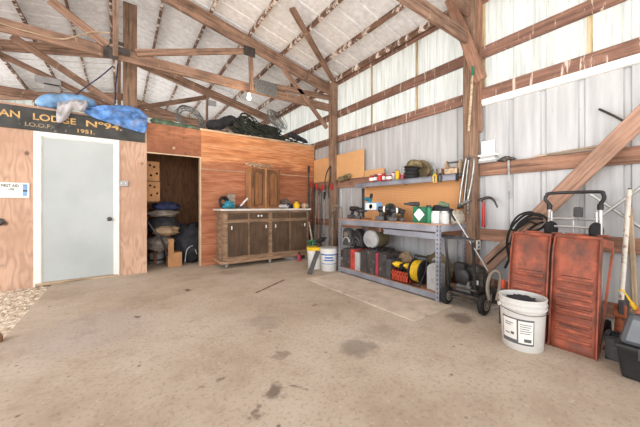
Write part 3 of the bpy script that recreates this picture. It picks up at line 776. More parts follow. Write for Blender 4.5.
MB().snake([pt_(288, 134, 5.55), pt_(298, 138, 5.5), pt_(308, 143, 5.48)], [0.09, 0.08, 0.03], 0.5, 9, 5, sq=(1, 0.7)).build('dark_bundle', 'darkcloth', label='flat dark bundle on the loft edge beside the corner', cat='bundle')

# ------------------------------------------------------------------ base cabinet on casters
cy1 = YP - 0.02; cy0 = cy1 - 0.48
cx0 = at(224.0, 260, Y=cy0).x; cx1 = at(309, 250, Y=cy0).x
zc0, zc1 = 0.125, 0.995
t = thing('base_cabinet', 'long dark worn cabinet on casters with a pale counter against the orange plywood', 'cabinet', ((cx0 + cx1) / 2, (cy0 + cy1) / 2, 0))
b = MB(); b.b2((cx0, cy0 + 0.02, zc0), (cx1, cy1, zc1)); b.build('carcass', 'cab', t, smooth=False, bevel=0.004)
b = MB(); b.b2((cx0 - 0.06, cy0 - 0.035, zc1), (cx1 + 0.03, cy1, zc1 + 0.035)); b.build('countertop', 'counter', t, smooth=False, bevel=0.006)
b = MB(); b.b2((cx0 - 0.01, cy0 + 0.0, zc0 - 0.05), (cx1 + 0.01, cy0 + 0.06, zc0)); b.b2((cx0 - 0.05, cy0 - 0.03, zc0 - 0.045), (cx0 + 0.07, cy1, zc0 - 0.0)); b.build('base_rail', 'cab', t, smooth=False, bevel=0.004)
wdt = (cx1 - cx0)
edges = [0.02, 0.235, 0.485, 0.53, 0.735, 0.98]
dsp = [(0.04, 0.245), (0.268, 0.475), (0.525, 0.735), (0.757, 0.965)]
for i, (u0, u1) in enumerate(dsp):
    xa, xb = cx0 + wdt * u0, cx0 + wdt * u1
    b = MB(); b.b2((xa, cy0 - 0.004, 0.20), (xb, cy0 + 0.02, 0.785))
    do = b.build('door', 'cabdoor', t, smooth=False, bevel=0.004)
    hx_ = xb - 0.05 if i % 2 == 0 else xa + 0.05
    b = MB(); b.box((hx_ if False else (xa + 0.06 if i % 2 == 0 else xb - 0.05), cy0 - 0.012, 0.70), (0.018, 0.016, 0.06)); b.build('pull', 'white', do, smooth=False, bevel=0.004)
for i, (u0, u1) in enumerate(dsp):
    xa, xb = cx0 + wdt * u0, cx0 + wdt * u1
    b = MB(); b.b2((xa, cy0 - 0.004, 0.845), (xb, cy0 + 0.02, 0.955)); dr = b.build('drawer', 'cabdoor', t, smooth=False, bevel=0.004)
    b = MB()
    if i == 1:
        for s in (-1, 1): b.lathe([(0.008, 0), (0.008, 0.015), (0.018, 0.02), (0.016, 0.03), (0, 0.032)], ((xa + xb) / 2 + s * 0.03, cy0 - 0.004, 0.90), (0, -1, 0), 12)
        b.build('knob', 'white', dr)
    else:
        b.tube([((xa + xb) / 2 - 0.05, cy0 - 0.004, 0.90), ((xa + xb) / 2 - 0.045, cy0 - 0.02, 0.897), ((xa + xb) / 2 + 0.045, cy0 - 0.02, 0.897), ((xa + xb) / 2 + 0.05, cy0 - 0.004, 0.90)], 0.005, 6); b.build('handle', 'dksteel', dr)
for cxx, cyy in ((cx0 + 0.05, cy0 + 0.03), (cx0 + wdt * 0.5, cy0 + 0.03), (cx1 - 0.06, cy0 + 0.03), (cx0 + 0.05, cy1 - 0.08), (cx1 - 0.06, cy1 - 0.08)):
    b = MB(); b.box((cxx, cyy, 0.068), (0.05, 0.045, 0.008)); b.box((cxx - 0.018, cyy, 0.05), (0.004, 0.03, 0.04)); b.box((cxx + 0.018, cyy, 0.05), (0.004, 0.03, 0.04))
    ca = b.build('caster', 'alu', t, smooth=False)
    b = MB(); b.lathe([(0.0, -0.012), (0.030, -0.012), (0.034, -0.006), (0.034, 0.006), (0.030, 0.012), (0, 0.012)], (cxx, cyy, 0.034), (1, 0, 0), 18); b.build('wheel', 'hose', ca)
ztop = zc1 + 0.035
# little wall cabinet standing on the counter
yu0 = cy0 + 0.16; yu1 = yu0 + 0.29
ux0 = at(251.5, 190, Y=yu0).x; ux1 = at(279, 190, Y=yu0).x
uz1 = at(265, 168.2, Y=yu0).z
t = thing('wall_cabinet', 'small brown oak cabinet with two arched doors standing on the long counter', 'cabinet', ((ux0 + ux1) / 2, yu0 + .15, ztop))
b = MB(); b.cur = 0; b.b2((ux0, yu0 + 0.018, ztop), (ux1, yu1, uz1)); b.build('carcass', 'oakside', t, smooth=False, bevel=0.003)
def arched_door(xa, xb, ang, hinge):
    w = xb - xa; h0, h1 = ztop + 0.02, uz1 - 0.015; y = yu0
    b = MB(); b.b2((xa, y, h0), (xb, y + 0.018, h1))
    do = b.build('door', 'oak', t, smooth=False, bevel=0.003)
    m = 0.055; pts = [(xa + m, h0 + m), (xb - m, h0 + m), (xb - m, h1 - m - 0.05)]
    for i in range(1, 10):
        u = i / 10; pts.append((xb - m - (w - 2 * m) * u, h1 - m - 0.05 + 0.045 * math.sin(math.pi * u)))
    pts.append((xa + m, h1 - m - 0.05))
    b = MB(); b.tube([(px_, y - 0.003, pz_) for px_, pz_ in pts], 0.009, 6, closed=True)
    b.build('moulding', 'cabdoor', do)
    b = MB(); b.prism([(px_, y - 0.002, pz_) for px_, pz_ in pts], (0, -0.002, 0)); b.build('raised_panel', 'oak', do, smooth=False)
um = (ux0 + ux1) / 2
arched_door(ux0, um - 0.012, 0, 0); arched_door(um + 0.03, ux1 + 0.02, 0, 0)
# driftwood / light garland on it
b = MB(); random.seed(3)
gx0, gx1 = ux0 - 0.07, um + 0.10
for i in range(26):
    u = i / 25; p = V((gx0 + (gx1 - gx0) * u, yu0 + 0.10 + random.uniform(-.06, .06), uz1 + 0.02 + random.uniform(0, .05)))
    b.tube(spline([p, p + V((random.uniform(-.05, .09), random.uniform(-.04, .02), random.uniform(-.005, .05))), p + V((random.uniform(.0, .14), random.uniform(-.05, .03), random.uniform(-.018, .04)))], 3), 0.008, 5)
for i in range(10):
    u = random.random(); b.blob((gx0 + (gx1 - gx0) * u, yu0 + 0.08, uz1 + 0.045 + random.uniform(-.02, .03)), (0.022, 0.02, 0.02), 0.2, 3, i, 8, 6)
b.build('twig_garland', 'palewood', label='pale tangled twig garland on top of the small oak cabinet', cat='garland')

# counter things
def Yc(px, dy): return at(px, 200, Y=cy0 + dy)
def carton(name, px0, px1, pyt, Y, z0, mat, label, cat, depth=0.18, flap=True):
    xa, xb = at(px0, 206, Y=Y).x, at(px1, 206, Y=Y).x; zt = at((px0 + px1) / 2, pyt, Y=Y).z
    t = thing(name, label, cat, ((xa + xb) / 2, Y + depth / 2, z0))
    b = MB(); b.b2((xa, Y, z0), (xb, Y + depth, zt)); b.build('body', mat, t, smooth=False, bevel=0.004)
    b = MB(); b.b2((xa - .002, Y - .002, zt), (xb + .002, Y + depth * .49, zt + 0.004)); b.b2((xa - .002, Y + depth * .51, zt), (xb + .002, Y + depth + .002, zt + 0.004)); b.build('flap', mat, t, smooth=False)
    return t
carton('cardboard_box', 228, 235.5, 194, cy0 + 0.30, ztop, 'greywood', 'small grey-brown carton at the back left of the long counter', 'box', 0.14)
b = MB(); p = Yc(224, 0.2); coil(b, (p.x, p.y, ztop + 0.115), 0.095, 9, 0.012, 21, (0.5, -0.8, 0.2), 0.008); b.build('cable_coil', 'black', label='black cable coil at the left end of the long counter', cat='cable')
b = MB(); p = Yc(229, 0.12); b.blob((p.x, p.y, ztop + 0.055), (0.085, 0.07, 0.075), 0.6, 4, 4, flat=0.053); b.build('teal_cloth', 'teal', label='crumpled teal cloth beside the black cable coil on the counter', cat='cloth', angle=80)
b = MB(); p = Yc(242, 0.22)
t = thing('bench_tool', 'grey steel lever tool leaning left of the small oak cabinet', 'tool', (p.x, p.y, ztop))
b.box((p.x, p.y, ztop + 0.02), (0.20, 0.10, 0.04)); b.cyl((p.x - 0.05, p.y, ztop + 0.04), (p.x - 0.05, p.y, ztop + 0.075), 0.03); b.build('base', 'dksteel', t, bevel=0.004)
MB().bar((p.x - 0.04, p.y - .02, ztop + 0.05), (p.x + 0.10, p.y - .03, ztop + 0.20), 0.02, 0.03).build('lever', 'alu', t, smooth=False, bevel=0.004)
# grinder, yellow mug and others at the right end
def grinder(name, px, dy, mat, lab):
    p = Yc(px, dy); t = thing(name, lab, 'power tool', (p.x, p.y, ztop))
    MB().lathe([(0.0, -0.11), (0.03, -0.105), (0.036, -0.05), (0.033, 0.04), (0.04, 0.06), (0.04, 0.10), (0.02, 0.11), (0, 0.11)], (p.x, p.y, ztop + 0.045), (1, -0.35, 0), 18).build('body', mat, t)
    MB().cyl((p.x + .09, p.y - .03, ztop + 0.04), (p.x + .09, p.y - .03, ztop + 0.085), 0.03).build('gear_head', 'alu', t)
    MB().lathe([(0.012, 0), (0.016, 0.02), (0.014, 0.09), (0, 0.1)], (p.x + .07, p.y - .05, ztop + 0.06), (0, -1, 0.5), 12).build('side_handle', 'black', t)
grinder('angle_grinder', 289, 0.30, 'navy', 'dark blue angle grinder lying right of the small oak cabinet')
grinder('angle_grinder', 283, 0.16, 'ltgrey', 'grey angle grinder lying in front of the dark blue one')
b = MB(); p = Yc(285, 0.36); b.snake([(p.x - .12, p.y, ztop + .10), (p.x, p.y, ztop + .12), (p.x + .12, p.y, ztop + .09)], [.06, .09, .06], .35, 9, 3); b.blob((p.x, p.y, ztop + .045), (.13, .08, .06), .2, 3, 1, flat=.044); b.build('rag_heap', 'greycloth', label='grey rag heap behind the two angle grinders', cat='rag', angle=80)
p = Yc(296.5, 0.14)
t = thing('yellow_jug', 'small rounded yellow jug near the right end of the counter', 'jug', (p.x, p.y, ztop))
MB().lathe([(0.0, 0), (0.06, 0.0), (0.068, 0.02), (0.066, 0.08), (0.045, 0.115), (0.022, 0.13), (0.022, 0.15)], (p.x, p.y, ztop), n=24).build('body', 'yellow', t)
MB().lathe([(0.025, 0.0), (0.025, 0.025), (0, 0.027)], (p.x, p.y, ztop + 0.148)).build('cap', 'black', t)
p = Yc(305, 0.16)
t = thing('wooden_mallet', 'pale wooden mallet lying at the right end of the counter', 'mallet', (p.x, p.y, ztop))
MB().lathe([(0.045, -0.06), (0.052, -0.055), (0.052, 0.055), (0.045, 0.06)], (p.x, p.y, ztop + 0.053), (1, 0.4, 0), 22).build('head', 'palewood', t)
MB().lathe([(0.014, 0), (0.017, 0.15), (0.014, 0.24), (0, 0.245)], (p.x, p.y, ztop + 0.055), (-0.35, 1, 0.0), 12).build('handle', 'palewood', t)
# pan below the cabinet
p = G(293, 259)
MB().lathe([(0.0, 0.004), (0.15, 0.004), (0.165, 0.05), (0.172, 0.05), (0.155, 0.0), (0, 0)], (p.x + .02, p.y + .12, 0.0), n=32).build('drip_pan', 'ltgrey', label='round grey drip pan on the floor under the long cabinet', cat='pan')

# ------------------------------------------------------------------ closet contents
def closetbox(px0, px1, py0, py1, Y, mat, label):
    xa, xb = at(px0, 200, Y=Y).x, at(px1, 200, Y=Y).x; zt, zb = at(px1, py0, Y=Y).z, at(px1, py1, Y=Y).z
    t = thing('cardboard_box', label, 'box', ((xa + xb) / 2, Y + .15, zb))
    b = MB(); b.b2((xa, Y, zb), (xb, Y + 0.30, zt)); b.build('carton', 'cardboard', t, smooth=False, bevel=0.004)
    b = MB()
    for u, w in ((0.55, 0.3), (0.72, 0.72), (0.86, 0.4), (0.5, 0.8)): b.lathe([(0, 0), (0.019, 0)], (xa + (xb - xa) * u, Y - 0.001, zb + (zt - zb) * w), (0, -1, 0), 10)
    b.build('hand_hole', 'hdark', t)
YC = 5.62
closetbox(140, 159.5, 162, 181.5, YC, 'cardboard', 'upper perforated cardboard box at the left inside the dark closet')
closetbox(140, 160, 182, 201, YC, 'cardboard', 'lower perforated cardboard box at the left inside the dark closet')
zsh = at(160, 201, Y=YC).z
t = thing('closet_shelf', 'wooden shelf carrying the two perforated boxes in the closet', 'shelf', (0.32, YC + .15, zsh))
b = MB(); b.b2((0.205, YC - .05, zsh - 0.025), (0.52, YC + .4, zsh - 0.001)); b.build('board', 'ply_dark', t, smooth=False)
b = MB(); b.bar((0.215, YC + .3, zsh - .02), (0.215, YC + .3, 0.0), .03, .05, (1, 0, 0)); b.bar((0.50, YC + .35, zsh - .02), (0.50, YC + .35, 0.0), .03, .05, (1, 0, 0)); b.build('leg', 'ply_dark', t, smooth=False)
def clump(name, px, py, Y, rad, mat, label, cat, seed, amp=.3, boxy=1.0):
    p = at(px, py, Y=Y); MB().blob(p, rad, amp, 2.4, seed, boxy=boxy).build(name, mat, label=label, cat=cat, angle=80)
clump('folded_blanket', 166, 207, YC + .25, (.22, .2, .10), 'navy', 'navy blanket on top of the closet pile', 'blanket', 2)
clump('folded_blanket', 163, 213.5, YC + .10, (.24, .2, .065), 'greycloth', 'pale grey folded blanket below the navy one in the closet', 'blanket', 3)
clump('stuffed_bag', 164, 226, YC + .22, (.26, .24, .20), 'darkcloth', 'dark stuffed bag in the middle of the closet pile', 'bag', 4)
clump('rolled_rug', 166, 231, YC - .05, (.20, .14, .085), 'tancloth', 'tan rolled rug in front of the dark stuffed bag in the closet', 'rug', 5)
clump('stuffed_bag', 160, 243, YC + .12, (.22, .22, .15), 'greycloth', 'grey sack under the tan rug in the closet', 'bag', 6)
p = at(190, 241, Y=5.9); MB().blob((p.x, p.y, 0.36), (.30, .26, .38), .3, 2.4, 7, flat=.355).build('leaning_bag', 'darkcloth', label='big black bag standing at the right inside the closet', cat='bag', angle=80)
p = G(177, 262); xa = at(168, 240, Y=5.55).x; xb = at(182, 240, Y=5.55).x
t = thing('wooden_crate', 'small pale wooden crate on the closet floor', 'crate', ((xa + xb) / 2, 5.65, 0))
b = MB(); b.b2((xa, 5.55, 0), (xb, 5.80, 0.25)); b.build('box', 'cardboard', t, smooth=False, bevel=.004)
b = MB(); b.b2((xa, 5.54, 0.25), (xa + .09, 5.56, 0.50)); b.build('loose_flap', 'cardboard', t, smooth=False)
p = G(156, 264)
t = thing('round_tin', 'round pale tin with dark bands at the closet entrance', 'tin', (p.x, p.y + .14, 0))
b = MB(); b.lathe([(.11, 0), (.12, .01), (.125, .14), (.13, .15), (.13, .17), (.10, .20), (.05, .205)], (p.x + .03, p.y + .14, 0.0), n=28); b.build('body', 'ltgrey', t)
b = MB(); b.lathe([(.126, 0), (.128, .03)], (p.x + .03, p.y + .14, 0.05), n=28); b.build('band', 'black', t)
b = MB(); b.lathe([(.04, 0), (.04, .09), (.02, .10), (0, .10)], (p.x + .03, p.y + .14, 0.205), n=20); b.build('lid', 'white', t)
MB().tube(spline([at(148, 222, Y=5.5), at(155, 232, Y=5.45), at(163, 242, Y=5.45), at(167, 256, Y=5.5)]), .018, 8).build('vacuum_hose', 'black', label='black hose hanging over the closet pile', cat='hose')
MB().tube(spline([at(185, 262, Y=5.6), at(187, 250, Y=5.62), at(193, 246, Y=5.65), at(197, 254, Y=5.6)]), .008, 6).build('cable', 'ltgrey', label='thin grey cable loop in front of the big black bag', cat='cable')

# ------------------------------------------------------------------ corner: boards, long tools
ybA, ybB = at(364, 170, X=3.60).y, YP - 0.03
b = MB(); b.b2((3.585, ybA, 1.605), (3.612, ybB, 2.12)); b.build('tan_board', 'board_tan', smooth=False, bevel=.003, label='plain tan board standing on the wall girt behind the corner post', cat='board')
b = MB(); b.b2((3.592, at(384, 170, X=3.6).y, 1.605), (3.612, ybA - .02, 1.72)); b.build('tan_board', 'board_tan', smooth=False, label='low tan offcut on the wall girt behind the small red cans', cat='board')
p = at(345, 177, X=3.54); b = MB(); b.snake([at(337, 181, X=3.54), at(345, 178, X=3.54), at(351, 175, X=3.54)], [.05, .06, .045], .35, 9, 2, sq=(.7, 1)); b.build('work_glove', 'camo', label='dark mottled work glove hung right of the corner post', cat='glove', angle=80)

def long_tool(name, foot, top, r, mat, headmat, lab, cat, head='grip'):
    t = thing(name, lab, cat, foot)
    foot, top = V(foot), V(top); d = (top - foot).normalized()
    MB().tube([foot + d * .18, top], r, 8).build('handle', mat, t)
    if head == 'grip':
        MB().tube([top - d * .14, top - d * .07, top], [r * 1.5, r * 1.8, r * 1.5], 8).build('grip', headmat, t)
        MB().bar(foot + d * .0, foot + d * .22, .02, .13, (0, 1, 0.1)).build('blade', 'dksteel', t, smooth=False, bevel=.006)
    else:
        MB().bar(foot + d * .0, foot + d * .2, .02, .04, (0, 1, 0.1)).build('ferrule', 'dksteel', t, smooth=False, bevel=.006)
        b = MB(); s = d.cross(V((1, 0, 0))).normalized(); b.bar(top - s * .17, top + s * .17, .02, .03)
        for i in range(9): q = top + s * (-.16 + .04 * i); b.tube([q, q + V((-.07, 0, -.02))], .005, 5)
        b.build('rake_head', headmat, t, smooth=False)
GRP = 'long-handled tools in the corner'
lt = [(311.5, 182, 'greywood', 'red', 'weathered tool handle with red grip nearest the cabinet in the corner', 5.20),
      (314.5, 186, 'dksteel', 'black', 'dark tool handle second from the cabinet in the corner', 5.15),
      (317.0, 184, 'greywood', 'red', 'grey tool handle with red grip in the middle of the corner bundle', 5.08),
      (319.5, 189, 'girt_clean', 'dksteel', 'brown tool handle right of the middle of the corner bundle', 5.02),
      (322.0, 185, 'dksteel', 'red', 'dark tool handle with red grip next to the corner post', 4.95),
      (324.5, 192, 'greywood', 'black', 'short weathered tool handle touching the left side of the corner post', 4.88)]
for i, (px, py, m1, m2, lab, yy) in enumerate(lt):
    X = 3.50; tp = at(px, py, X=X)
    long_tool('garden_tool', (3.32 + .02 * (i % 2), tp.y - 0.10 - .02 * i, 0.0), tp, .014, m1, m2, lab, 'garden tool')
tp = at(306, 152, X=3.42); tp.y = min(tp.y, YP - .05)
long_tool('garden_tool', (3.30, YP - .26, 0), (3.44, YP - .05, 1.98), .016, 'dksteel', 'black', 'tall dark pole leaning against the orange plywood in the corner', 'garden tool')
# tongs hanging on the corner post
b = MB(); b.tube(spline([at(330.5, 166, X=3.46), at(327, 172, X=3.46), at(325, 182, X=3.46), at(326, 192, X=3.46), at(324, 199, X=3.46)]), .012, 6); b.tube(spline([at(330.5, 167, X=3.455), at(330, 178, X=3.455), at(328, 190, X=3.455), at(329, 198, X=3.455)]), .012, 6)
b.build('hanging_tongs', 'dksteel', label='dark steel tongs hanging on the left side of the corner post', cat='tongs')
b = MB(); q = at(331.5, 187, X=3.455); b.box(q, (.03, .05, .10)); b.tube([q + V((0, 0, .05)), q + V((0, 0.0, .12))], .008, 6); b.build('red_clamp', 'red', smooth=False, bevel=.006, label='small red clamp hanging on the corner post', cat='clamp')
# bent tube frame (folded chair) behind the bench end
t = thing('tube_frame', 'bent grey double tube frame standing between the corner post and the steel workbench', 'tube frame', (3.25, 4.0, 0))
for dy in (0.0,):
    MB().tube(spline([(3.30, 4.28, 0.0), (3.30, 4.24, .6), (3.26, 4.20, .98), (3.24, 4.08, 1.075), (3.22, 3.92, 1.06), (3.16, 3.80, .96), (3.08, 3.74, .6), (3.02, 3.72, 0.0)], 6), .018, 8).build('back_hoop', 'hose', t)
    MB().tube(spline([(3.20, 4.30, 0.0), (3.20, 4.22, .5), (3.18, 4.14, .90), (3.16, 4.0, .98), (3.14, 3.86, .93), (3.10, 3.78, .5), (3.10, 3.78, 0.0)], 6), .012, 8).build('front_hoop', 'steel', t)
b = MB(); b.tube([(3.29, 4.23, .3), (3.20, 4.25, .3)], .012, 8); b.tube([(3.05, 3.73, .3), (3.10, 3.78, .3)], .012, 8); b.build('spreader', 'hose', t)

# buckets
def bucket(name, c, r0, r1, h, label, mat='bucket', group=None):
    t = thing(name, label, 'bucket', c)
    b = MB(); b.lathe([(r0 - .005, 0), (r0, .006), (r0 + (r1 - r0) * .78, h * .78), (r1 + .005, h * .79), (r1 + .006, h * .81), (r1 - .001, h * .82), (r1, h * .88), (r1 + .006, h * .89), (r1 + .006, h * .905), (r1, h * .915), (r1 + .001, h * .975), (r1 + .007, h * .98), (r1 + .006, h), (r1 - .003, h), (r1 - .006, h * .9), (r0 - .006, .012), (0, .010)], c, n=40)
    b.build('pail', mat, t, angle=50); return t
cb = V((2.535, 0.868, 0.0))
t = bucket('white_bucket', cb, .132, .150, .385, 'large white bucket with a printed black-framed label in front of the red ramps')
toc = math.atan2(-cb.y, -cb.x)
def rr(z): return .1325 + (.150 - .132) * z / .385 + .0012
b = MB(); b.cur = 0
A0, A1 = toc - 1.02, toc + .52   # angle grows clockwise in the picture from right to left
def lab(a0, a1, z0, z1, off=0): b.patch(cb, rr(z0) + off, z0, z1, a0, a1, r1=rr(z1) + off)
lab(A0, A1, .055, .245); b.cur = 1
lab(A0 + .06, toc - .24, .085, .235, .0008); lab(toc - .17, A1 - .04, .068, .232, .0008)
b.cur = 0
for i in range(2): lab(A0 + .20, toc - .40 - .1 * i, .200 - .016 * i, .206 - .016 * i, .0016)
lab(toc - .52, toc - .36, .118, .138, .0016); lab(A0 + .2, toc - .58, .118, .126, .0016)
for i in range(5): lab(toc - .10, A1 - .12 - .05 * (i % 3), .205 - .016 * i, .210 - .016 * i, .0016)
lab(toc + .08, A1 - .12, .080, .104, .0016)
b.build('label', ['inkgrey', 'paper'], t)
ht = []
side = V((math.cos(toc - 1.15), math.sin(toc - 1.15), 0))
b = MB(); e0 = cb + side * .160 + V((0, 0, .315)); b.lathe([(.016, -.008), (.016, .008)], e0, side, 14); e1 = cb - side * .160 + V((0, 0, .315)); b.lathe([(.016, -.008), (.016, .008)], e1, side, 14); b.build('ear', 'bucket', t)
fw = V((-side.y, side.x, 0)); 
if fw.dot(cb) < 0: fw = -fw
b = MB(); b.tube([e0 + (e1 - e0) * (0.5 - .5 * math.cos(math.pi * i / 20)) + (-fw * .165 + V((0, 0, -.03))) * math.sin(math.pi * i / 20) * 1.0 for i in range(21)], .003, 6); b.build('handle', 'steel', t)
b = MB(); b.blob(cb + V((.0, -.0, .335)), (.105, .11, .045), .35, 5, 4); b.build('dark_rags', 'darkcloth', label='black rags lying in the large white bucket', cat='rag', angle=80)
c1 = G(315.5, 269) ; c1 = V((c1.x + .05, c1.y + .07, 0))
t = bucket('white_bucket', c1, .13, .148, .36, 'white bucket with a yellow rim holding tools beside the dark cabinet')
b = MB(); b.lathe([(.154, 0), (.158, .015), (.158, .045), (.151, .05)], c1 + V((0, 0, .318)), n=36); b.build('rim', 'yellow', t)
c2 = G(332, 271.5); c2 = V((c2.x + .03, c2.y + .125, 0))
t = bucket('white_bucket', c2, .13, .148, .37, 'white bucket with blue printing at the left end of the steel workbench')
tc2 = math.atan2(-c2.y, -c2.x); b = MB()
def rr2(z): return .1305 + .018 * z / .37 + .0015
for z0, z1, w in ((.265, .285, 1.2), (.215, .240, .5), (.175, .195, .62), (.12, .128, 1.1)): b.patch(c2, rr2(z0), z0, z1, tc2 - w, tc2 + w, r1=rr2(z1))
b.build('blue_print', 'blue', t)
b = MB(); b.lathe([(0, .0), (.14, .0), (.152, .008), (.154, .018), (.14, .022), (0, .02)], c2 + V((0, 0, .365)), n=36); b.build('lid', 'ltgrey', t)
# tools in the yellow-rimmed bucket
def stick(name, a, c, r, mat, lab, cat): return MB().tube([a, (V(a) + V(c)) / 2 + V((0, 0, .005)), c], r, 8).build(name, mat, label=lab, cat=cat)
stick('wooden_stick', c1 + V((.03, .02, .05)), at(309, 222, Y=c1.y + .02), .012, 'greywood', 'grey stick sticking up leftward out of the yellow-rimmed bucket', 'stick')
t = thing('hand_drill', 'black hand tool sticking up out of the yellow-rimmed bucket', 'hand tool', c1 + V((.04, 0, .3)))
q = at(321, 240, Y=c1.y - .05); MB().lathe([(0, -.09), (.035, -.08), (.045, -.02), (.04, .06), (.02, .09), (.015, .13), (0, .13)], q, (1, .1, .25), 16).build('body', 'black', t)
MB().bar(q + V((-.02, 0, -.02)), c1 + V((.03, 0, .2)), .035, .05).build('grip', 'black', t, smooth=False, bevel=.01)
b = MB(); q = at(312, 243, Y=c1.y - .05); b.tube(spline([q + V((-.09, 0, .02)), q + V((-.03, -.05, .06)), q + V((.04, -.03, .0)), q + V((.0, .03, -.05)), q + V((-.06, 0, -.03)), q + V((.03, .02, .05))]), .012, 6); b.build('green_strap', 'green', label='yellow-green strap tangled over the yellow-rimmed bucket', cat='strap')
fl_a = G(309.5, 274.5); 
MB().bar(fl_a + V((0, 0, .005)), at(318, 251, Y=c1.y - .17), .075, .012, (-.6, -.8, 0.2)).build('flat_bar', 'dkgrey', smooth=False, bevel=.002, label='dark flat bar leaning on the front of the yellow-rimmed bucket', cat='bar')
q = G(301, 262); 
t = thing('red_can', 'small red can on the floor by the cabinet right end', 'can', (q.x + .02, q.y + .1, 0)); MB().lathe([(.04, 0), (.042, .01), (.042, .12), (.02, .14)], (q.x + .02, q.y + .1, 0), n=20).build('body', 'pinkred', t); MB().lathe([(.02, 0), (.02, .03), (0, .03)], (q.x + .02, q.y + .1, .14), n=14).build('cap', 'black', t)

# floor sheet and strip
b = MB(); z = .006
b.prism([(2.215, 1.62, 0.001), (2.885, 1.62, 0.001), (2.885, 3.50, 0.001), (2.215, 3.50, 0.001)], (0, 0, .011)); b.build('floor_sheet', 'mat', smooth=False, bevel=.002, label='thin worn tan sheet lying on the concrete before the workbench', cat='sheet')
MB().bar(G(256, 293) + V((0, 0, .003)), G(284, 280) + V((0, 0, .003)), .022, .006).build('groove_strip', 'girt', smooth=False, label='thin dark strip drawn for a groove in the floor before the cabinet', cat='strip')  # thin strip laid in place of a crack in the slab

# ------------------------------------------------------------------ steel workbench
sx0, sx1, sy0, sy1 = 2.89, 3.47, 1.785, 3.565
t = thing('steel_workbench', 'grey boltless steel workbench with two levels against the metal wall', 'workbench', ((sx0 + sx1) / 2, (sy0 + sy1) / 2, 0))
def leg(x, y, dx, dy):
    b = MB(); b.cur = 0
    b.b2((min(x, x + dx * .045), min(y, y + dy * .004), 0), (max(x, x + dx * .045), max(y, y + dy * .004), .885)); b.b2((min(x, x + dx * .004), min(y, y + dy * .045), 0), (max(x, x + dx * .004), max(y, y + dy * .045), .885))
    b.cur = 1
    for i in range(17):
        z = .04 + i * .05
        b.b2((x - .0008 if dx > 0 else x, y + dy * .022 - .006, z), (x + .0008 if dx < 0 else x, y + dy * .022 + .006, z + .022))
        b.b2((x + dx * .022 - .006, y - .0008 if dy > 0 else y, z), (x + dx * .022 + .006, y + .0008 if dy < 0 else y, z + .022))
    b.build('leg', ['shelfgrey', 'hdark'], t, smooth=False)
for x, dx in ((sx0, 1), (sx1, -1)):
    for y, dy in ((sy0, 1), (sy1, -1)): leg(x, y, dx, dy)
def frame(z0, z1):
    b = MB()
    b.b2((sx0 + .004, sy0 + .02, z0), (sx0 + .02, sy1 - .02, z1)); b.b2((sx1 - .02, sy0 + .02, z0), (sx1 - .004, sy1 - .02, z1))
    b.b2((sx0 + .02, sy0 + .004, z0), (sx1 - .02, sy0 + .02, z1)); b.b2((sx0 + .02, sy1 - .02, z0), (sx1 - .02, sy1 - .004, z1))
    b.b2((sx0 + .003, sy0 + .02, z1 - .004), (sx0 + .03, sy1 - .02, z1))
    return b
frame(.785, .862).build('beam', 'shelfgrey', t, smooth=False, bevel=.003)
frame(.022, .092).build('beam', 'shelfgrey', t, smooth=False, bevel=.003)
b = MB(); b.b2((sx0 - .004, sy0 - .004, .862), (sx1 + .004, sy1 + .004, .876)); b.build('worktop', 'particle', t, smooth=False, bevel=.002)
b = MB(); b.b2((sx0 + .006, sy0 + .01, .080), (sx1 - .006, sy1 - .01, .094)); b.build('lower_shelf', 'particle', t, smooth=False)
yd = at(382, 230, X=sx0).y
b = MB(); b.b2((sx0 + .01, sy0 + .05, .70), (sx0 + .024, yd, .765)); b.b2((sx0 + .02, sy0 + .05, .70), (sx1 - .05, yd, .71)); b.b2((sx0 + .01, yd - .02, .70), (sx1 - .05, yd, .77)); b.b2((sx0 + .012, sy0 + .05, .765), (sx0 + .05, yd, .770))
b.build('drawer', 'shelfgrey', t, smooth=False, bevel=.003)
b = MB(); b.b2((sx0 + .02, yd + .04, .72), (sx0 + .06, yd + .09, .785)); b.b2((sx0 + .25, yd + .2, .70), (sx0 + .28, yd + .5, .785)); b.build('bracket', 'girt', t, smooth=False)
ZL, ZW = .094, .876
# pegboard and back shelf
ypb0, ypb1 = 1.84, at(365, 200, X=3.59).y
b = MB(); b.b2((3.585, ypb0, .80), (3.60, ypb1, 1.44)); b.build('pegboard', 'pegboard', smooth=False, label='orange perforated pegboard behind the steel workbench', cat='pegboard')
t = thing('wall_shelf', 'long narrow grey steel shelf above the orange pegboard', 'shelf', (3.46, 2.75, 1.40))
ysh1 = at(355, 185, X=3.35).y
b = MB(); b.b2((3.345, 1.84, 1.455), (3.60, ysh1, 1.475)); b.b2((3.345, 1.84, 1.40), (3.357, ysh1, 1.475)); b.build('shelf_board', 'shelfgrey', t, smooth=False, bevel=.003)
for yy in (1.95, 2.75, ysh1 - .1):
    b = MB(); b.prism([(3.45, yy, 1.455), (3.585, yy, 1.455), (3.585, yy, 1.445 - .05)], (0, .02, 0)); b.build('bracket', 'shelfgrey', t, smooth=False)
b = MB(); b.b2((3.34, 1.835, 1.395), (3.40, 1.845, 1.478)); b.build('end_cap', 'black', t, smooth=False)
ZS = 1.476
beam('support_post', (3.575, ypb1 + .03, .876), (3.575, ypb1 + .03, 1.40), .04, .03, 'dksteel', up=(1, 0, 0), label='thin dark upright at the left edge of the pegboard', cat='upright')

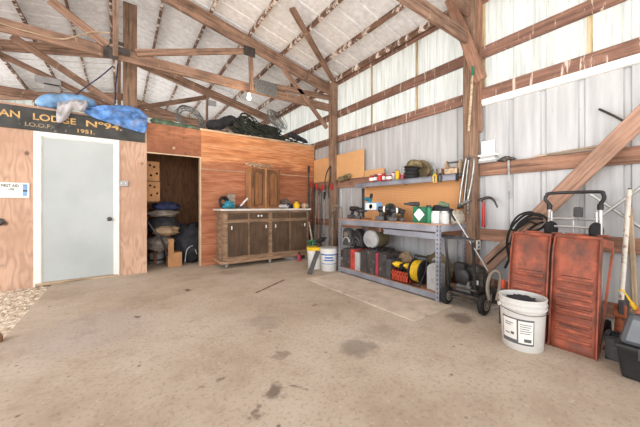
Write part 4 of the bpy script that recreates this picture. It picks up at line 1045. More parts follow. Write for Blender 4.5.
# ------------------------------------------------------------------ things on the wall shelf
def onX(px, X): return at(px, 200, X=X).y
def can(name, px, X, r, h, z0, mat, capmat, lab, cat='can', band=None):
    y = onX(px, X); t = thing(name, lab, cat, (X, y, z0))
    MB().lathe([(r * .96, 0), (r, .004), (r, h - .012), (r * .9, h - .002), (r * .85, h)], (X, y, z0), n=24).build('body', mat, t)
    MB().lathe([(r * .8, 0), (r * .82, h * .14), (r * .7, h * .16), (0, h * .16)], (X, y, z0 + h), n=20).build('cap', capmat, t)
    if band:
        a = math.atan2(-y, -X); b = MB(); b.patch((X, y, z0), r + .001, h * .25, h * .75, a - 1.3, a + 1.3); b.build('label', band, t)
    return t
can('jar', 371.5, 3.42, .038, .10, ZS, 'red', 'dkgrey', 'red jar with grey lid at the left end of the wall shelf', 'jar', 'paper')
can('jar', 375.8, 3.46, .038, .115, ZS, 'dkgrey', 'red', 'dark jar with red lid second on the wall shelf', 'jar', 'paper')
can('jar', 379.8, 3.42, .038, .105, ZS, 'red', 'paper', 'red jar with white lid third on the wall shelf', 'jar')
can('jar', 383.6, 3.47, .034, .115, ZS, 'red', 'red', 'plain red jar fourth on the wall shelf', 'jar', 'paper')
can('tin', 389.0, 3.42, .05, .085, ZS, 'pinkred', 'ltgrey', 'squat crimson tin with pale label in the middle of the wall shelf', 'tin', 'paper')
can('tin', 393.3, 3.50, .03, .12, ZS, 'paper', 'red', 'slim white tin with red lid behind the crimson tin', 'tin')
can('jar', 397.6, 3.42, .034, .13, ZS, 'yellow', 'palewood', 'tall yellow jar beside the dark stacked discs', 'jar')
can('tin', 402.3, 3.38, .025, .07, ZS, 'pinkred', 'paper', 'tiny crimson tin leaning by the dark stacked discs', 'tin')
yw = onX(411.5, 3.44)
for i, lb in enumerate(('lowest', 'middle', 'topmost')):
    MB().lathe([(.045, .006), (.085, .0), (.098, .012), (.102, .028), (.098, .042), (.085, .054), (.045, .048)], (3.44, yw, ZS + .001 + i * .054), n=30).build('rubber_wheel', 'rubber', label='%s of three dark rubber wheels stacked on the wall shelf' % lb, cat='wheel', group='stacked rubber wheels')
zh = ZS + .163
t = thing('camouflage_hat', 'camouflage hat resting on the stacked rubber wheels', 'hat', (3.46, yw - .02, zh))
MB().lathe([(.115, .0), (.112, .03), (.098, .075), (.06, .105), (0, .112)], (3.46, yw - .03, zh), (0.1, -.1, 1), n=28).build('crown', 'camo', t)
MB().lathe([(.10, .01), (.13, -.002), (.135, .0), (.10, .02)], (3.45, yw - .02, zh), (0.1, -.05, 1), n=28).build('brim', 'olive', t)
y = onX(421, 3.53); MB().lathe([(.10, -.02), (.13, -.02), (.135, 0), (.13, .02), (.10, .02), (.10, -.02)], (3.55, y, ZS + .135), (1, .1, .1), n=30).build('leather_ring', 'olive', label='tan ring leaning behind the stacked rubber wheels', cat='ring')
for px, c, lb in ((434.5, 'yellow', 'yellow-handled pliers hanging at the wall shelf front'), (439.5, 'black', 'black-handled pliers hanging right of the yellow ones')):
    y = onX(px, 3.325); t = thing('pliers', lb, 'pliers', (3.33, y, 1.40))
    MB().bar((3.333, y, 1.50), (3.333, y, 1.56), .02, .035, (0, 1, 0)).build('jaw', 'steel', t, smooth=False, bevel=.004)
    for s in (-1, 1): MB().tube(spline([(3.333, y, 1.50), (3.330, y + s * .022, 1.46), (3.330, y + s * .014, 1.385)], 5), .009, 8).build('handle', c if px < 437 else 'black', t)
y = onX(433.5, 3.42); t = thing('screwdriver', 'screwdriver with steel tip standing up on the wall shelf', 'screwdriver', (3.42, y, ZS)); MB().lathe([(.014, 0), (.017, .03), (.013, .09), (.006, .1)], (3.42, y, ZS), n=12).build('handle', 'green', t); MB().cyl((3.42, y, ZS + .1), (3.42, y, ZS + .19), .004, n=8).build('shaft', 'steel', t)
# wooden tote
yt0, yt1 = onX(463.5, 3.46), onX(446, 3.46)
t = thing('wooden_tote', 'small wooden tool tote at the right end of the wall shelf', 'tool tote', (3.46, (yt0 + yt1) / 2, ZS))
yt0 = max(yt0, 1.845)
b = MB(); b.b2((3.40, yt0, ZS), (3.55, yt1, ZS + .012)); b.b2((3.40, yt0, ZS), (3.41, yt1, ZS + .08)); b.b2((3.54, yt0, ZS), (3.55, yt1, ZS + .08)); b.build('tray', 'palewood', t, smooth=False)
for yy in (yt1 - .012, yt0): b = MB(); b.prism([(3.40, yy, ZS), (3.55, yy, ZS), (3.55, yy, ZS + .09), (3.495, yy, ZS + .19), (3.455, yy, ZS + .19), (3.40, yy, ZS + .09)], (0, .012, 0)); b.build('end_panel', 'palewood', t, smooth=False)
MB().cyl((3.475, yt0 + .005, ZS + .165), (3.475, yt1 - .005, ZS + .165), .012).build('handle', 'dkgrey', t)

# ------------------------------------------------------------------ things on the worktop
def crate_box(name, px0, px1, pyt, X, dep, mat, lab, cat='box', logo=None, z0=ZW):
    ya, yb = onX(px1, X), onX(px0, X); zt = at((px0 + px1) / 2, pyt, X=X).z
    t = thing(name, lab, cat, (X + dep / 2, (ya + yb) / 2, z0))
    b = MB(); b.b2((X, ya, z0), (X + dep, yb, zt)); b.build('body', mat, t, smooth=False, bevel=.004)
    return t, ya, yb, zt
t, ya, yb, zt = crate_box('cardboard_box', 371, 379, 210.5, 3.00, .12, 'cardboard', 'brown carton standing under the pale blue printed box on the worktop')
t, ya2, yb2, zt2 = crate_box('printed_box', 364.5, 377.5, 202.5, 3.01, .10, 'ltblue', 'pale blue printed box stacked on the brown carton', z0=zt + .001)
b = MB(); cy_ = (ya2 + yb2) / 2; cz_ = (zt + zt2) / 2
b.cur = 0; b.box((3.0085, cy_, cz_), (.002, (yb2 - ya2) * .82, (zt2 - zt) * .8)); b.cur = 1; b.lathe([(0.0, .0), (.035, 0)], (3.007, cy_, cz_), (-1, 0, 0), 20); b.cur = 0; b.lathe([(.0, .0), (.02, 0)], (3.0062, cy_ - .006, cz_), (-1, 0, 0), 20)
b.build('printed_logo', ['paper', 'teal'], t, smooth=False)
y = onX(369, 3.08)
t = thing('cordless_drill', 'teal cordless drill lying on top of the pale blue printed box', 'drill', (3.06, y, zt2))
MB().lathe([(0, -.07), (.028, -.065), (.032, -.02), (.03, .05), (.018, .07), (.012, .10), (0, .10)], (3.06, y, zt2 + .05), (0.15, 1, .12), 16).build('body', 'teal', t)
MB().bar((3.06, y - .03, zt2 + .03), (3.06, y - .05, zt2 - .0 + .005), .04, .05, (0, 1, 0)).build('grip', 'teal', t, smooth=False, bevel=.008)
MB().bar((3.06, y - .06, zt2 + .06), (3.06, y - .075, zt2 + .135), .035, .035, (0, 1, 0)).build('battery', 'black', t, smooth=False, bevel=.006)
def power_tool(px, X, lab, mat='black', s=1.0, ang=0.0, accent='green', z0=ZW):
    y = onX(px, X); t = thing('power_tool', lab, 'power tool', (X, y, z0))
    R = Matrix.Rotation(ang, 4, 'Z'); F = Matrix.Translation((X, y, z0)) @ R @ Matrix.Scale(s, 4)
    b = MB(); b.F = F; b.lathe([(0, -.09), (.036, -.085), (.042, -.02), (.038, .05), (.024, .075), (.018, .10), (.012, .13), (0, .13)], (0, 0, .16), (0, -1, 0), 18); b.build('body', mat, t)
    b = MB(); b.F = F; b.bar((0, .03, .14), (0, .06, .05), .036, .05, (0, 1, 0)); b.build('grip', mat, t, smooth=False, bevel=.008)
    b = MB(); b.F = F; b.box((0, .06, .03), (.075, .12, .06)); b.build('battery', 'dkgrey', t, smooth=False, bevel=.006)
    b = MB(); b.F = F; b.lathe([(.043, -.012), (.043, .012)], (0, .0, .16), (0, -1, 0), 18); b.build('collar', accent, t)
power_tool(355, 3.14, 'black power tool lying at the left end of the worktop', s=1.0, ang=1.2, accent='dksteel')
power_tool(361, 3.05, 'black power tool standing left of the brown carton', s=.8, ang=.4, accent='dkgrey')
power_tool(384.5, 2.99, 'black power drill with pale collar right of the brown carton', s=1.0, ang=.5, accent='paper')
power_tool(390.5, 3.06, 'black power drill in the middle of the worktop', s=1.2, ang=-.5, accent='green')
power_tool(396.5, 2.99, 'black power drill with pale collar left of the green carton', s=.9, ang=.9, accent='paper')
power_tool(402.5, 3.02, 'small black power tool lying beside the green carton', s=.75, ang=-.9, accent='dksteel')
y = onX(384, 3.25); MB().blob((3.25, y, ZW + .085), (.14, .20, .10), .3, 3, 6, flat=.084).build('green_bag', 'greentarp', label='dull green cloth bag behind the black power drills', cat='bag', angle=80)
y = onX(393, 3.18); MB().blob((3.20, y, ZW + .09), (.08, .12, .10), .35, 3, 9, flat=.089).build('brown_cloth', 'tancloth', label='rumpled brown cloth behind the middle power drill', cat='cloth', angle=80)
# green carton with white diamond
t, ya, yb, zt = crate_box('green_carton', 412.5, 426, 206.5, 2.99, .13, 'green', 'green carton with a white diamond on the worktop')
b = MB(); cy_, cz_ = (ya + yb) / 2, (ZW + zt) / 2; hw, hh = (yb - ya) * .40, (zt - ZW) * .42
b.prism([(2.989, cy_ - hw, cz_), (2.989, cy_, cz_ + hh), (2.989, cy_ + hw, cz_), (2.989, cy_, cz_ - hh)], (-.001, 0, 0)); b.build('white_diamond', 'paper', t, smooth=False)
b = MB(); b.box((2.9885, cy_, zt - .018), (.001, (yb - ya) * .28, .02)); b.build('printed_mark', 'ink', t, smooth=False)
y0_, y1_ = onX(414, 3.06), onX(403, 3.06)
t = thing('heat_gun', 'grey barrel tool lying across the top of the green carton', 'power tool', (3.06, y0_, zt))
MB().lathe([(.012, 0), (.014, .04), (.024, .08), (.028, .16), (.03, .22), (0, .23)], (3.06, y1_ - .02, zt + .036), (0, -1, -.03), 16).build('barrel', 'dkgrey', t)
MB().bar((3.06, y0_ - .02, zt + .03), (3.09, y0_ - .05, zt + .005), .03, .04).build('grip', 'hose', t, smooth=False, bevel=.006)
can('spray_can', 428.8, 2.97, .030, .185, ZW, 'green', 'black', 'green spray can with black cap on the worktop', 'spray can')
t = can('paint_pail', 435.8, 3.03, .062, .125, ZW, 'bucket', 'bucket', 'white plastic pail right of the green spray can', 'pail')
t = can('paint_tin', 444.2, 3.04, .055, .125, ZW, 'ltgrey', 'alu', 'grey metal tin right of the white pail', 'tin')
y = onX(441.5, 3.2); MB().blob((3.2, y, ZW + .10), (.09, .16, .12), .25, 3, 12, flat=.099).build('dark_bag', 'darkcloth', label='dark cloth bag behind the white pail and grey tin', cat='bag', angle=80)
y = onX(444.5, 3.15); MB().lathe([(.0, -.07), (.03, -.06), (.03, 0), (.026, .05), (0, .06)], (3.15, y, ZW + .22), (0.2, -1, -.3), 14).build('tool_grip', 'greentarp', label='dull green tool grip lying on the dark cloth bag', cat='tool')
y = onX(457, 3.15); t = thing('tool_bag', 'pale grey tool bag with dark stripe at the right end of the worktop', 'bag', (3.15, y, ZW))
MB().blob((3.15, y, ZW + .07), (.07, .07, .085), .2, 3, 13, flat=.068, boxy=.8).build('body', 'hose', t)
MB().bar((3.075, y + .04, ZW + .13), (3.07, y - .03, ZW + .04), .012, .04, (1, 0, 0)).build('stripe', 'darkcloth', t, smooth=False)
# white pole leaning from the bench to the floor
stick('white_pole', at(453, 214, X=3.0), V(at(488, 271, X=2.86)) , .006, 'ltgrey', 'thin pale pole leaning across the workbench end and black pressure washer', 'pole')

# ------------------------------------------------------------------ lower shelf
def case(px0, px1, zt, mat, lab, dep=.36, X=2.935, edge=None, h=None):
    ya, yb = onX(px1, X), onX(px0, X); yb -= .006
    t = thing('tool_case', lab, 'tool case', (X + dep / 2, (ya + yb) / 2, ZL))
    m = (ya + yb) / 2
    b = MB(); b.b2((X, ya, ZL), (X + dep, m - .002, zt)); b.b2((X, m + .002, ZL), (X + dep, yb, zt)); b.b2((X + .004, ya + .004, ZL + .004), (X + dep - .004, yb - .004, zt - .004))
    for i in range(3): b.b2((X - .004, ya + .012, ZL + .06 + i * .07), (X + .001, yb - .012, ZL + .085 + i * .07))
    b.build('shell', mat, t, smooth=False, bevel=.004)
    b = MB(); b.tube([(X + dep * .33, m, zt - .002), (X + dep * .34, m, zt + .03), (X + dep * .66, m, zt + .03), (X + dep * .67, m, zt - .002)], .010, 8); b.build('handle', 'black', t)
    for u in (.22, .78):
        b = MB(); b.box((X + dep * u, m, zt + .002), (.03, (yb - ya) * .7, .012)); b.build('latch', 'dkgrey' if mat != 'dkgrey' else 'black', t, smooth=False, bevel=.003)
case(342.8, 346.6, .395, 'dkgrey', 'dark grey tool case at the far left of the lower shelf')
case(346.6, 350.2, .400, 'case_black', 'black tool case between the grey case and the red case')
case(350.2, 354.6, .400, 'case_red', 'bright red tool case on the lower shelf')
case(354.6, 359.4, .370, 'ltgrey', 'slim light grey case beside the red tool case', .26)
case(360.6, 366.6, .420, 'case_black', 'black tool case right of the slim light grey case')
case(366.8, 374.6, .425, 'case_black', 'wider black tool case in the middle of the lower shelf')
case(375.0, 378.0, .415, 'pinkred', 'thin crimson case between the two wider black tool cases')
case(378.2, 386.0, .425, 'case_black', 'black tool case right of the thin crimson case')
case(385.8, 390.6, .360, 'dkgrey', 'short dark grey case left of the red crate', .22)
# row behind
def bcase(px0, px1, X, z1, mat, lab):
    ya, yb = onX(px1, X), onX(px0, X); t = thing('tool_case', lab, 'tool case', (X + .08, (ya + yb) / 2, ZL))
    b = MB(); b.b2((X, ya, ZL), (X + .14, yb, z1)); b.build('shell', mat, t, smooth=False, bevel=.008)
    b = MB(); b.bar((X + .07, ya + .05, z1 - .012), (X + .07, ya + .13, z1 - .012), .02, .02); b.build('handle', 'black', t, smooth=False, bevel=.005)
bcase(364, 389, 3.305, .430, 'case_black', 'dark case behind the row, carrying the grey round tank')
ct = V((3.20, onX(372, 3.22), .575))
yk = (onX(364, 3.305) + onX(389, 3.305)) / 2
ctx = V((3.27, onX(370.5, 3.08) + .035, .434 + .142)); tax = (1, .12, 0)
t = thing('air_tank', 'grey round tank lying on a dark case on the lower shelf', 'tank', (ctx.x, ctx.y, .434))
MB().lathe([(0, -.20), (.105, -.195), (.132, -.185), (.141, -.16)], ctx, tax, 36).build('end_cap', 'ltgrey', t)
MB().lathe([(.137, -.165), (.1415, -.15), (.1415, .10), (.13, .14), (.1, .16), (0, .17)], ctx, tax, 36).build('shell', 'olive', t)
# saw shapes at far left, standing behind the cases
zb = .436
y0, y1 = onX(350.5, 2.98), onX(342.5, 2.98)
t = thing('saw_guard', 'grey moulded machine guard standing on the left tool cases', 'machine', (3.05, (y0 + y1) / 2, zb))
b = MB(); b.prism([(2.98, y1, zb), (2.98, y0, zb), (2.98, y0 + .01, .60), (2.98, y0 + .05, .70), (2.98, y1 - .04, .72), (2.98, y1, .66)], (.12, 0, 0)); b.build('housing', 'dkgrey', t, smooth=False, bevel=.015)
b = MB(); b.tube(arc((2.975, (y0 + y1) / 2, .50), .075, 0, math.pi, 12, (0, 1, 0)), .012, 8); b.build('arch_rim', 'ltgrey', t)
MB().lathe([(.02, 0), (.045, .004), (.045, .02), (0, .02)], (2.98, (y0 + y1) / 2, .62), (-1, 0, 0), 20).build('hub', 'greywood', t)
y0, y1 = onX(361.5, 3.02), onX(351.5, 3.02)
t = thing('black_machine', 'black arched machine standing on the red tool case', 'machine', (3.08, (y0 + y1) / 2, zb))
m_ = (y0 + y1) / 2; hw = (y1 - y0) / 2
b = MB(); b.prism([(3.02, m_ + hw * math.cos(math.pi * q / 12), zb + (.28 * math.sin(math.pi * q / 12) if 0 < q < 12 else 0)) for q in range(13)], (.12, 0, 0)); b.build('housing', 'black', t, smooth=False, bevel=.012)
b = MB(); b.tube(arc((3.01, m_, zb + .02), hw * .75, 0.15, math.pi - .15, 12, (0, 1, 0), (0, 0, 1.5)), .014, 8); b.build('rim', 'dkgrey', t)
b = MB(); b.tube(arc((3.01, m_, zb + .02), hw * .4, 0.15, math.pi - .15, 10, (0, 1, 0), (0, 0, 1.5)), .010, 8); b.build('rim', 'dkgrey', t)
# red crate with drills
ya, yb = onX(408.5, 2.935), onX(389.5, 2.935) - .01
yb = min(yb, onX(390.6, 2.935) - .004)
t = thing('plastic_crate', 'open red plastic crate on the lower shelf', 'crate', (3.03, (ya + yb) / 2, ZL))
x0_, x1_, zc_ = 2.935, 3.15, .235
b = MB(); b.b2((x0_, ya, ZL), (x1_, yb, ZL + .012))
for (lo, hi) in (((x0_, ya), (x0_ + .01, yb)), ((x1_ - .01, ya), (x1_, yb)), ((x0_, ya), (x1_, ya + .01)), ((x0_, yb - .01), (x1_, yb))):
    b.b2((lo[0], lo[1], ZL), (hi[0], hi[1], zc_ - .055)); b.b2((lo[0], lo[1], zc_ - .025), (hi[0], hi[1], zc_))
for i in range(7):
    u = ya + (yb - ya - .02) * i / 6; b.b2((x0_, u, ZL), (x0_ + .01, u + .018, zc_))
for i in range(5):
    u = x0_ + (x1_ - x0_ - .02) * i / 4; b.b2((u, ya, ZL), (u + .018, ya + .01, zc_)); b.b2((u, yb - .01, ZL), (u + .018, yb, zc_))
b.build('basket', 'orange', t, smooth=False)
for i, (u, m_, lb) in enumerate(((.75, 'yellow', 'yellow and black drill on the left in the red crate'), (.45, 'black', 'black drill in the middle of the red crate'), (.18, 'yellow', 'yellow and black drill on the right in the red crate'))):
    y = ya + (yb - ya) * u
    t = thing('cordless_drill', lb, 'drill', (3.04, y, ZL + .013), group='drills in the red crate')
    MB().lathe([(0, -.08), (.036, -.072), (.042, 0), (.036, .06), (.018, .09), (0, .11)], (3.03 + .01 * i, y, zc_ + .06), (1 if i % 2 else -.6, .8 * (-1) ** i * .4, .15), 14).build('body', m_, t)
    MB().bar((3.04, y, zc_ + .05), (3.05, y, ZL + .06), .04, .055, (0, 1, 0)).build('grip', 'black', t, smooth=False, bevel=.006)
    MB().box((3.05, y, ZL + .04), (.09, .065, .052)).build('battery', 'black', t, smooth=False, bevel=.006)
clump_ = at(401, 258, X=3.22); MB().blob((3.28, clump_.y, ZL + .16), (.10, .2, .17), .3, 3, 5, flat=.158).build('brown_sack', 'tancloth', label='brown sack behind the red crate on the lower shelf', cat='sack', angle=80)
# yellow cord reel
yc_ = onX(418, 3.03); cz = ZL + .165; cX = 3.06
t = thing('cord_reel', 'yellow extension cord wound on a black reel on the lower shelf', 'cord reel', (cX, yc_, ZL))
MB().lathe([(.06, -.06), (.12, -.058), (.132, -.045), (.118, -.034), (.134, -.022), (.120, -.011), (.136, 0), (.120, .012), (.134, .024), (.119, .036), (.132, .048), (.12, .058), (.06, .06)], (cX, yc_, cz), (0, 1, 0), 36).build('wound_cord', 'cordyellow', t)
for s in (-1, 1):
    b = MB(); b.lathe([(.03, -.006), (.143, -.006), (.150, 0), (.143, .006), (.03, .006)], (cX, yc_ + s * .07, cz), (0, 1, 0), 36); b.build('flange', 'black', t)
b = MB(); 
for s in (-1, 1):
    yy = yc_ + s * .088
    b.tube([(cX - .13, yy, ZL + .01), (cX, yy, cz + .02), (cX + .03, yy, cz + .185)], .009, 8); b.tube([(cX + .13, yy, ZL + .01), (cX, yy, cz)], .009, 8)
b.tube([(cX + .03, yc_ - .088, cz + .185), (cX + .03, yc_ + .088, cz + .185)], .014, 8); b.tube([(cX - .13, yc_ - .088, ZL + .01), (cX - .13, yc_ + .088, ZL + .01)], .009, 8); b.tube([(cX + .13, yc_ - .088, ZL + .01), (cX + .13, yc_ + .088, ZL + .01)], .009, 8)
b.build('stand', 'black', t)
# grey jug
ya, yb = sy0 + .045, onX(426.5, 2.95)
t = thing('jerry_can', 'grey plastic jerry can at the right end of the lower shelf', 'jerry can', (3.02, (ya + yb) / 2, ZL))
b = MB(); xq0, xq1 = 2.945, 3.10
b.prism([(xq0, ya, ZL), (xq0, yb, ZL), (xq0, yb, ZL + .26), (xq0, yb - .03, ZL + .30), (xq0, ya + .06, ZL + .33), (xq0, ya, ZL + .31)], (xq1 - xq0, 0, 0)); b.build('body', 'ltgrey', t, smooth=False, bevel=.016)
b = MB(); b.cyl((3.02, yb - .04, ZL + .29), (3.02, yb - .05, ZL + .335), .022); b.build('cap', 'dkgrey', t)
b = MB(); b.tube(spline([(3.02, ya + .02, ZL + .32), (3.02, ya + .03, ZL + .355), (3.02, ya + .10, ZL + .36), (3.02, ya + .12, ZL + .31)]), .011, 8); b.build('handle', 'ltgrey', t)
y = onX(440, 3.24); MB().blob((3.30, y + .06, ZL + .17), (.15, .17, .22), .25, 3, 15, flat=.168).build('canvas_bag', 'olive', label='olive canvas bag behind the grey jerry can', cat='bag', angle=80)

# ------------------------------------------------------------------ pressure washer on wheels
t = thing('pressure_washer', 'black engine pressure washer on two wheels beside the workbench', 'pressure washer', (3.05, 1.52, 0))
wy0, wy1, wx = 1.33, 1.715, 2.93
for yy in (wy0, wy1):
    b = MB(); b.lathe([(.03, -.03), (.05, -.026), (.082, -.028), (.097, -.016), (.100, 0), (.097, .016), (.082, .028), (.05, .026), (.03, .03)], (wx, yy, .100), (0, 1, 0), 30); w = b.build('wheel', 'rubber', t)
    b = MB(); b.lathe([(.0, -.032), (.02, -.033), (.035, -.028), (.052, -.031), (.054, 0), (.052, .031), (.035, .028), (.02, .033), (0, .032)], (wx, yy, .100), (0, 1, 0), 24); b.build('rim', 'hose', w)
b = MB(); b.cyl((wx, wy0, .100), (wx, wy1, .100), .01); b.b2((wx - .01, wy0 + .05, .135), (3.42, wy1 - .05, .16)); b.tube([(wx + .02, wy0 + .06, .15), (wx - .02, wy0 + .06, .22), (wx - .02, wy1 - .06, .22), (wx + .02, wy1 - .06, .15)], .012, 8); b.b2((3.36, wy0 + .07, 0), (3.39, wy0 + .11, .14)); b.b2((3.36, wy1 - .11, 0), (3.39, wy1 - .07, .14)); b.build('chassis', 'dksteel', t, bevel=.002)
hy0, hy1 = at(472.8, 245, X=2.91).y, 1.715
b = MB(); b.tube(spline([(wx + .03, hy1, .14), (wx + .01, hy1, .45), (wx - .02, hy1, .70), (wx - .02, hy1 - .03, .735), (wx - .02, hy0 + .03, .735), (wx - .02, hy0, .70), (wx + .01, hy0, .45), (wx + .03, hy0, .14)], 5), .015, 10); b.build('handle', 'black', t)
b = MB(); b.b2((3.0, 1.42, .16), (3.30, 1.62, .30)); b.cyl((3.14, 1.52, .30), (3.14, 1.52, .40), .11); b.lathe([(.0, .03), (.07, .028), (.10, 0), (.10, -.02)], (3.14, 1.52, .41), n=26); b.build('engine', 'grease', t, bevel=.01)
b = MB(); b.b2((2.99, 1.56, .34), (3.10, 1.68, .46)); b.build('fuel_tank', 'black', t, smooth=False, bevel=.02)
b = MB(); b.b2((3.0, 1.37, .25), (3.12, 1.47, .38)); 
for i in range(5): b.b2((2.995, 1.375, .26 + i * .024), (3.125, 1.475, .268 + i * .024))
b.build('muffler', 'dksteel', t, smooth=False, bevel=.004)
b = MB(); b.cyl((2.985, 1.47, .20), (2.985, 1.62, .20), .045); b.cyl((2.97, 1.50, .235), (2.97, 1.50, .29), .018); b.build('pump', 'zinc', t)
b = MB(); b.box((2.986, 1.425, .29), (.004, .035, .045)); b.build('sticker', 'paper', t, smooth=False)
b = MB(); b.lathe([(.055, 0), (.075, .01), (.075, .05), (.05, .06), (0, .06)], (2.995, 1.56, .33), (-1, 0, 0), 22); b.build('recoil_starter', 'black', t)
MB().tube(spline([at(489, 300, X=2.95), at(487.5, 287, X=2.95), at(490, 276, X=2.97), at(495, 271, X=2.99), at(500, 274, X=3.0), at(500, 286, X=3.0), at(497, 300, X=3.0)]), .017, 10).build('grey_hose', 'hose', label='thick grey hose bent between the pressure washer and white bucket', cat='hose')
b = MB(); q = G(495, 312); b.tube(spline([q + V((-.02, .02, .012)), q + V((.08, .05, .012)), q + V((.16, -.02, .012)), q + V((.12, -.08, .012))]), .012, 8); b.build('drain_hose', 'ltgrey', label='short pale hose lying on the floor left of the white bucket', cat='hose')
q = at(502, 291, X=2.85); t = thing('spray_gun', 'small orange and black spray gun behind the white bucket', 'spray gun', (2.85, q.y, 0))
MB().lathe([(.0, 0), (.03, 0), (.03, .2), (.02, .26), (.012, .34), (0, .34)], (2.86, q.y + .0, 0.0), (.05, 0, 1), 14).build('body', 'dkgrey', t); MB().lathe([(.02, .32), (.022, .38), (.014, .40), (0, .4)], (2.86, q.y, 0), (.05, 0, 1), 14).build('cap', 'orange', t)
# outlet on the post
t = thing('power_outlet', 'white power outlet on the right post above the pressure washer', 'power outlet', (3.54, 1.69, .56))
zo = at(477, 245, Y=1.685).z; xo = at(478.2, 245, Y=1.685).x
b = MB(); b.box((xo, 1.684, zo), (.092, .012, .115)); b.build('plate', 'white', t, smooth=False, bevel=.004)
for s in (-1, 1): b = MB(); b.box((xo, 1.677, zo + s * .026), (.032, .003, .032)); b.build('socket', 'dkgrey', t, smooth=False, bevel=.003)

# ------------------------------------------------------------------ things on the right post and wall
# bow saw / clamp
xx = 3.455
def PX(px, py, X=xx): return at(px, py, X=X)
t = thing('bow_clamp', 'grey steel bow-shaped clamp hanging on the right post', 'clamp', PX(466, 205))
MB().tube(spline([PX(459.5, 204), PX(461, 190), PX(465, 165), PX(467, 158), PX(472, 158), PX(474, 163), PX(471, 185), PX(467, 203)]), .015, 8).build('bow', 'steel', t)
MB().tube([PX(468.5, 160), PX(464, 202)], .010, 8).build('screw', 'steel', t)
MB().bar(PX(458, 206), PX(470, 200), .04, .035).build('jaw', 'steel', t, smooth=False, bevel=.006)
MB().tube([PX(457.5, 208), PX(463, 207)], .016, 8).build('handle', 'dksteel', t)
b = MB()
for i in range(13):
    q = PX(467.5, 190 + i * 1.9, 3.45); q.x = 3.462
    b.tube([q + V((0 if i % 2 else .006 * math.cos(a_), .008 * math.cos(a_) if i % 2 else 0, .015 * math.sin(a_))) for a_ in [k_ * math.pi / 5 for k_ in range(10)]], .0065, 5, closed=True)
b.build('short_chain', 'steel', label='short steel chain hanging below the bow clamp', cat='chain')
t = thing('broom_handle', 'pale pole with a green tip fixed upright on the right post', 'pole', PX(470, 130))
MB().tube([PX(468.5, 131, 3.405), PX(472.5, 76, 3.405)], .014, 10).build('shaft', 'palewood', t)
MB().tube([PX(472.5, 76, 3.405), PX(473.3, 66, 3.405)], [.016, .012], 10).build('tip', 'green', t)
# paper stack on the girt
zg = 1.60
ya, yb = at(496, 150, X=3.57).y, 1.685
t_lab = ['lowest thin catalogue', 'second thin catalogue', 'third thin catalogue', 'topmost thin catalogue']
for i in range(4):
    z0 = zg + .001 + i * .026
    b = MB(); b.box((3.61, (ya + yb) / 2 + .006 * (i % 2) - .005, z0 + .0125), (.105, yb - ya - .02 * (i % 3), .024), Matrix.Rotation(.03 * (i % 3 - 1), 3, 'Z'))
    b.build('catalogue', 'paper' if i % 2 else 'ltgrey', smooth=False, bevel=.002, label='%s of the pile lying on the girt by the right post' % t_lab[i], cat='catalogue', group='catalogues on the wall girt')
b = MB(); b.box((3.645, (at(493, 140, X=3.6).y + 1.685) / 2, zg + .14), (.012, 1.685 - at(493, 140, X=3.6).y, .275)); b.build('white_card', 'paper', smooth=False, label='white card leaning on the metal wall behind the catalogue pile', cat='card')
b = MB(); q = at(507, 160, X=3.61)
b.snake([(3.61, 1.50, zg + .015), (3.61, 1.40, zg + .025), (3.61, 1.30, zg + .015)], [.015, .028, .015], .5, 20, 3); b.build('wire_scrap', 'dksteel', label='dark scrap wire lying on the girt right of the catalogues', cat='wire')
# claw hammer
t = thing('claw_hammer', 'red-handled claw hammer hanging on the wall right of the post', 'hammer', at(484, 225, X=3.57))
MB().tube([at(483.6, 202, X=3.58), at(483.4, 212, X=3.58), at(483.2, 227, X=3.58)], [.012, .017, .019], 10).build('handle', 'red', t)
b = MB()
b.cyl(at(480.5, 201, X=3.56), at(482.2, 198.6, X=3.56), .024, .022); b.tube([at(482, 199, X=3.56), at(486.5, 197.8, X=3.56)], [.017, .019], 10)
b.tube(spline([at(486, 198, X=3.56), at(490, 197.8, X=3.56), at(494, 200.5, X=3.555), at(497.5, 207.5, X=3.55)], 6), [.020 - .0006 * i for i in range(19)], 8)
b.build('head', 'dksteel', t)
beam('hanging_strap', at(508.5, 160, X=3.605), at(509, 199, X=3.605), .022, .008, 'steel', up=(1, 0, 0), bevel=.002, label='narrow steel strap hanging from the wall girt', cat='strap')
# laths on the girt, rods
for i, (a, c, lb) in enumerate((((535, 158), (601, 148), 'pale thin lath lying on the girt at the diagonal plank'), ((548, 157), (602, 151), 'second thin lath in front of the pale one on the girt'))):
    p, q = at(*a, X=3.645 - .022 * i), at(*c, X=3.645 - .022 * i)
    p.z = zg + .012; q.z = zg + .012 + .03 * (1 - i)
    beam('thin_lath', p, q, .02, .02, 'palewood' if i == 0 else 'greywood', label=lb, cat='lath')
stick('steel_rod', at(602, 160, X=3.60), at(641, 110, X=3.60), .008, 'dksteel', 'dark rod slanting up along the diagonal plank', 'rod')
stick('steel_rod', at(599, 109, X=3.63), at(630, 124.5, X=3.60), .010, 'dksteel', 'short rusty rod slanting down to the diagonal plank', 'rod')
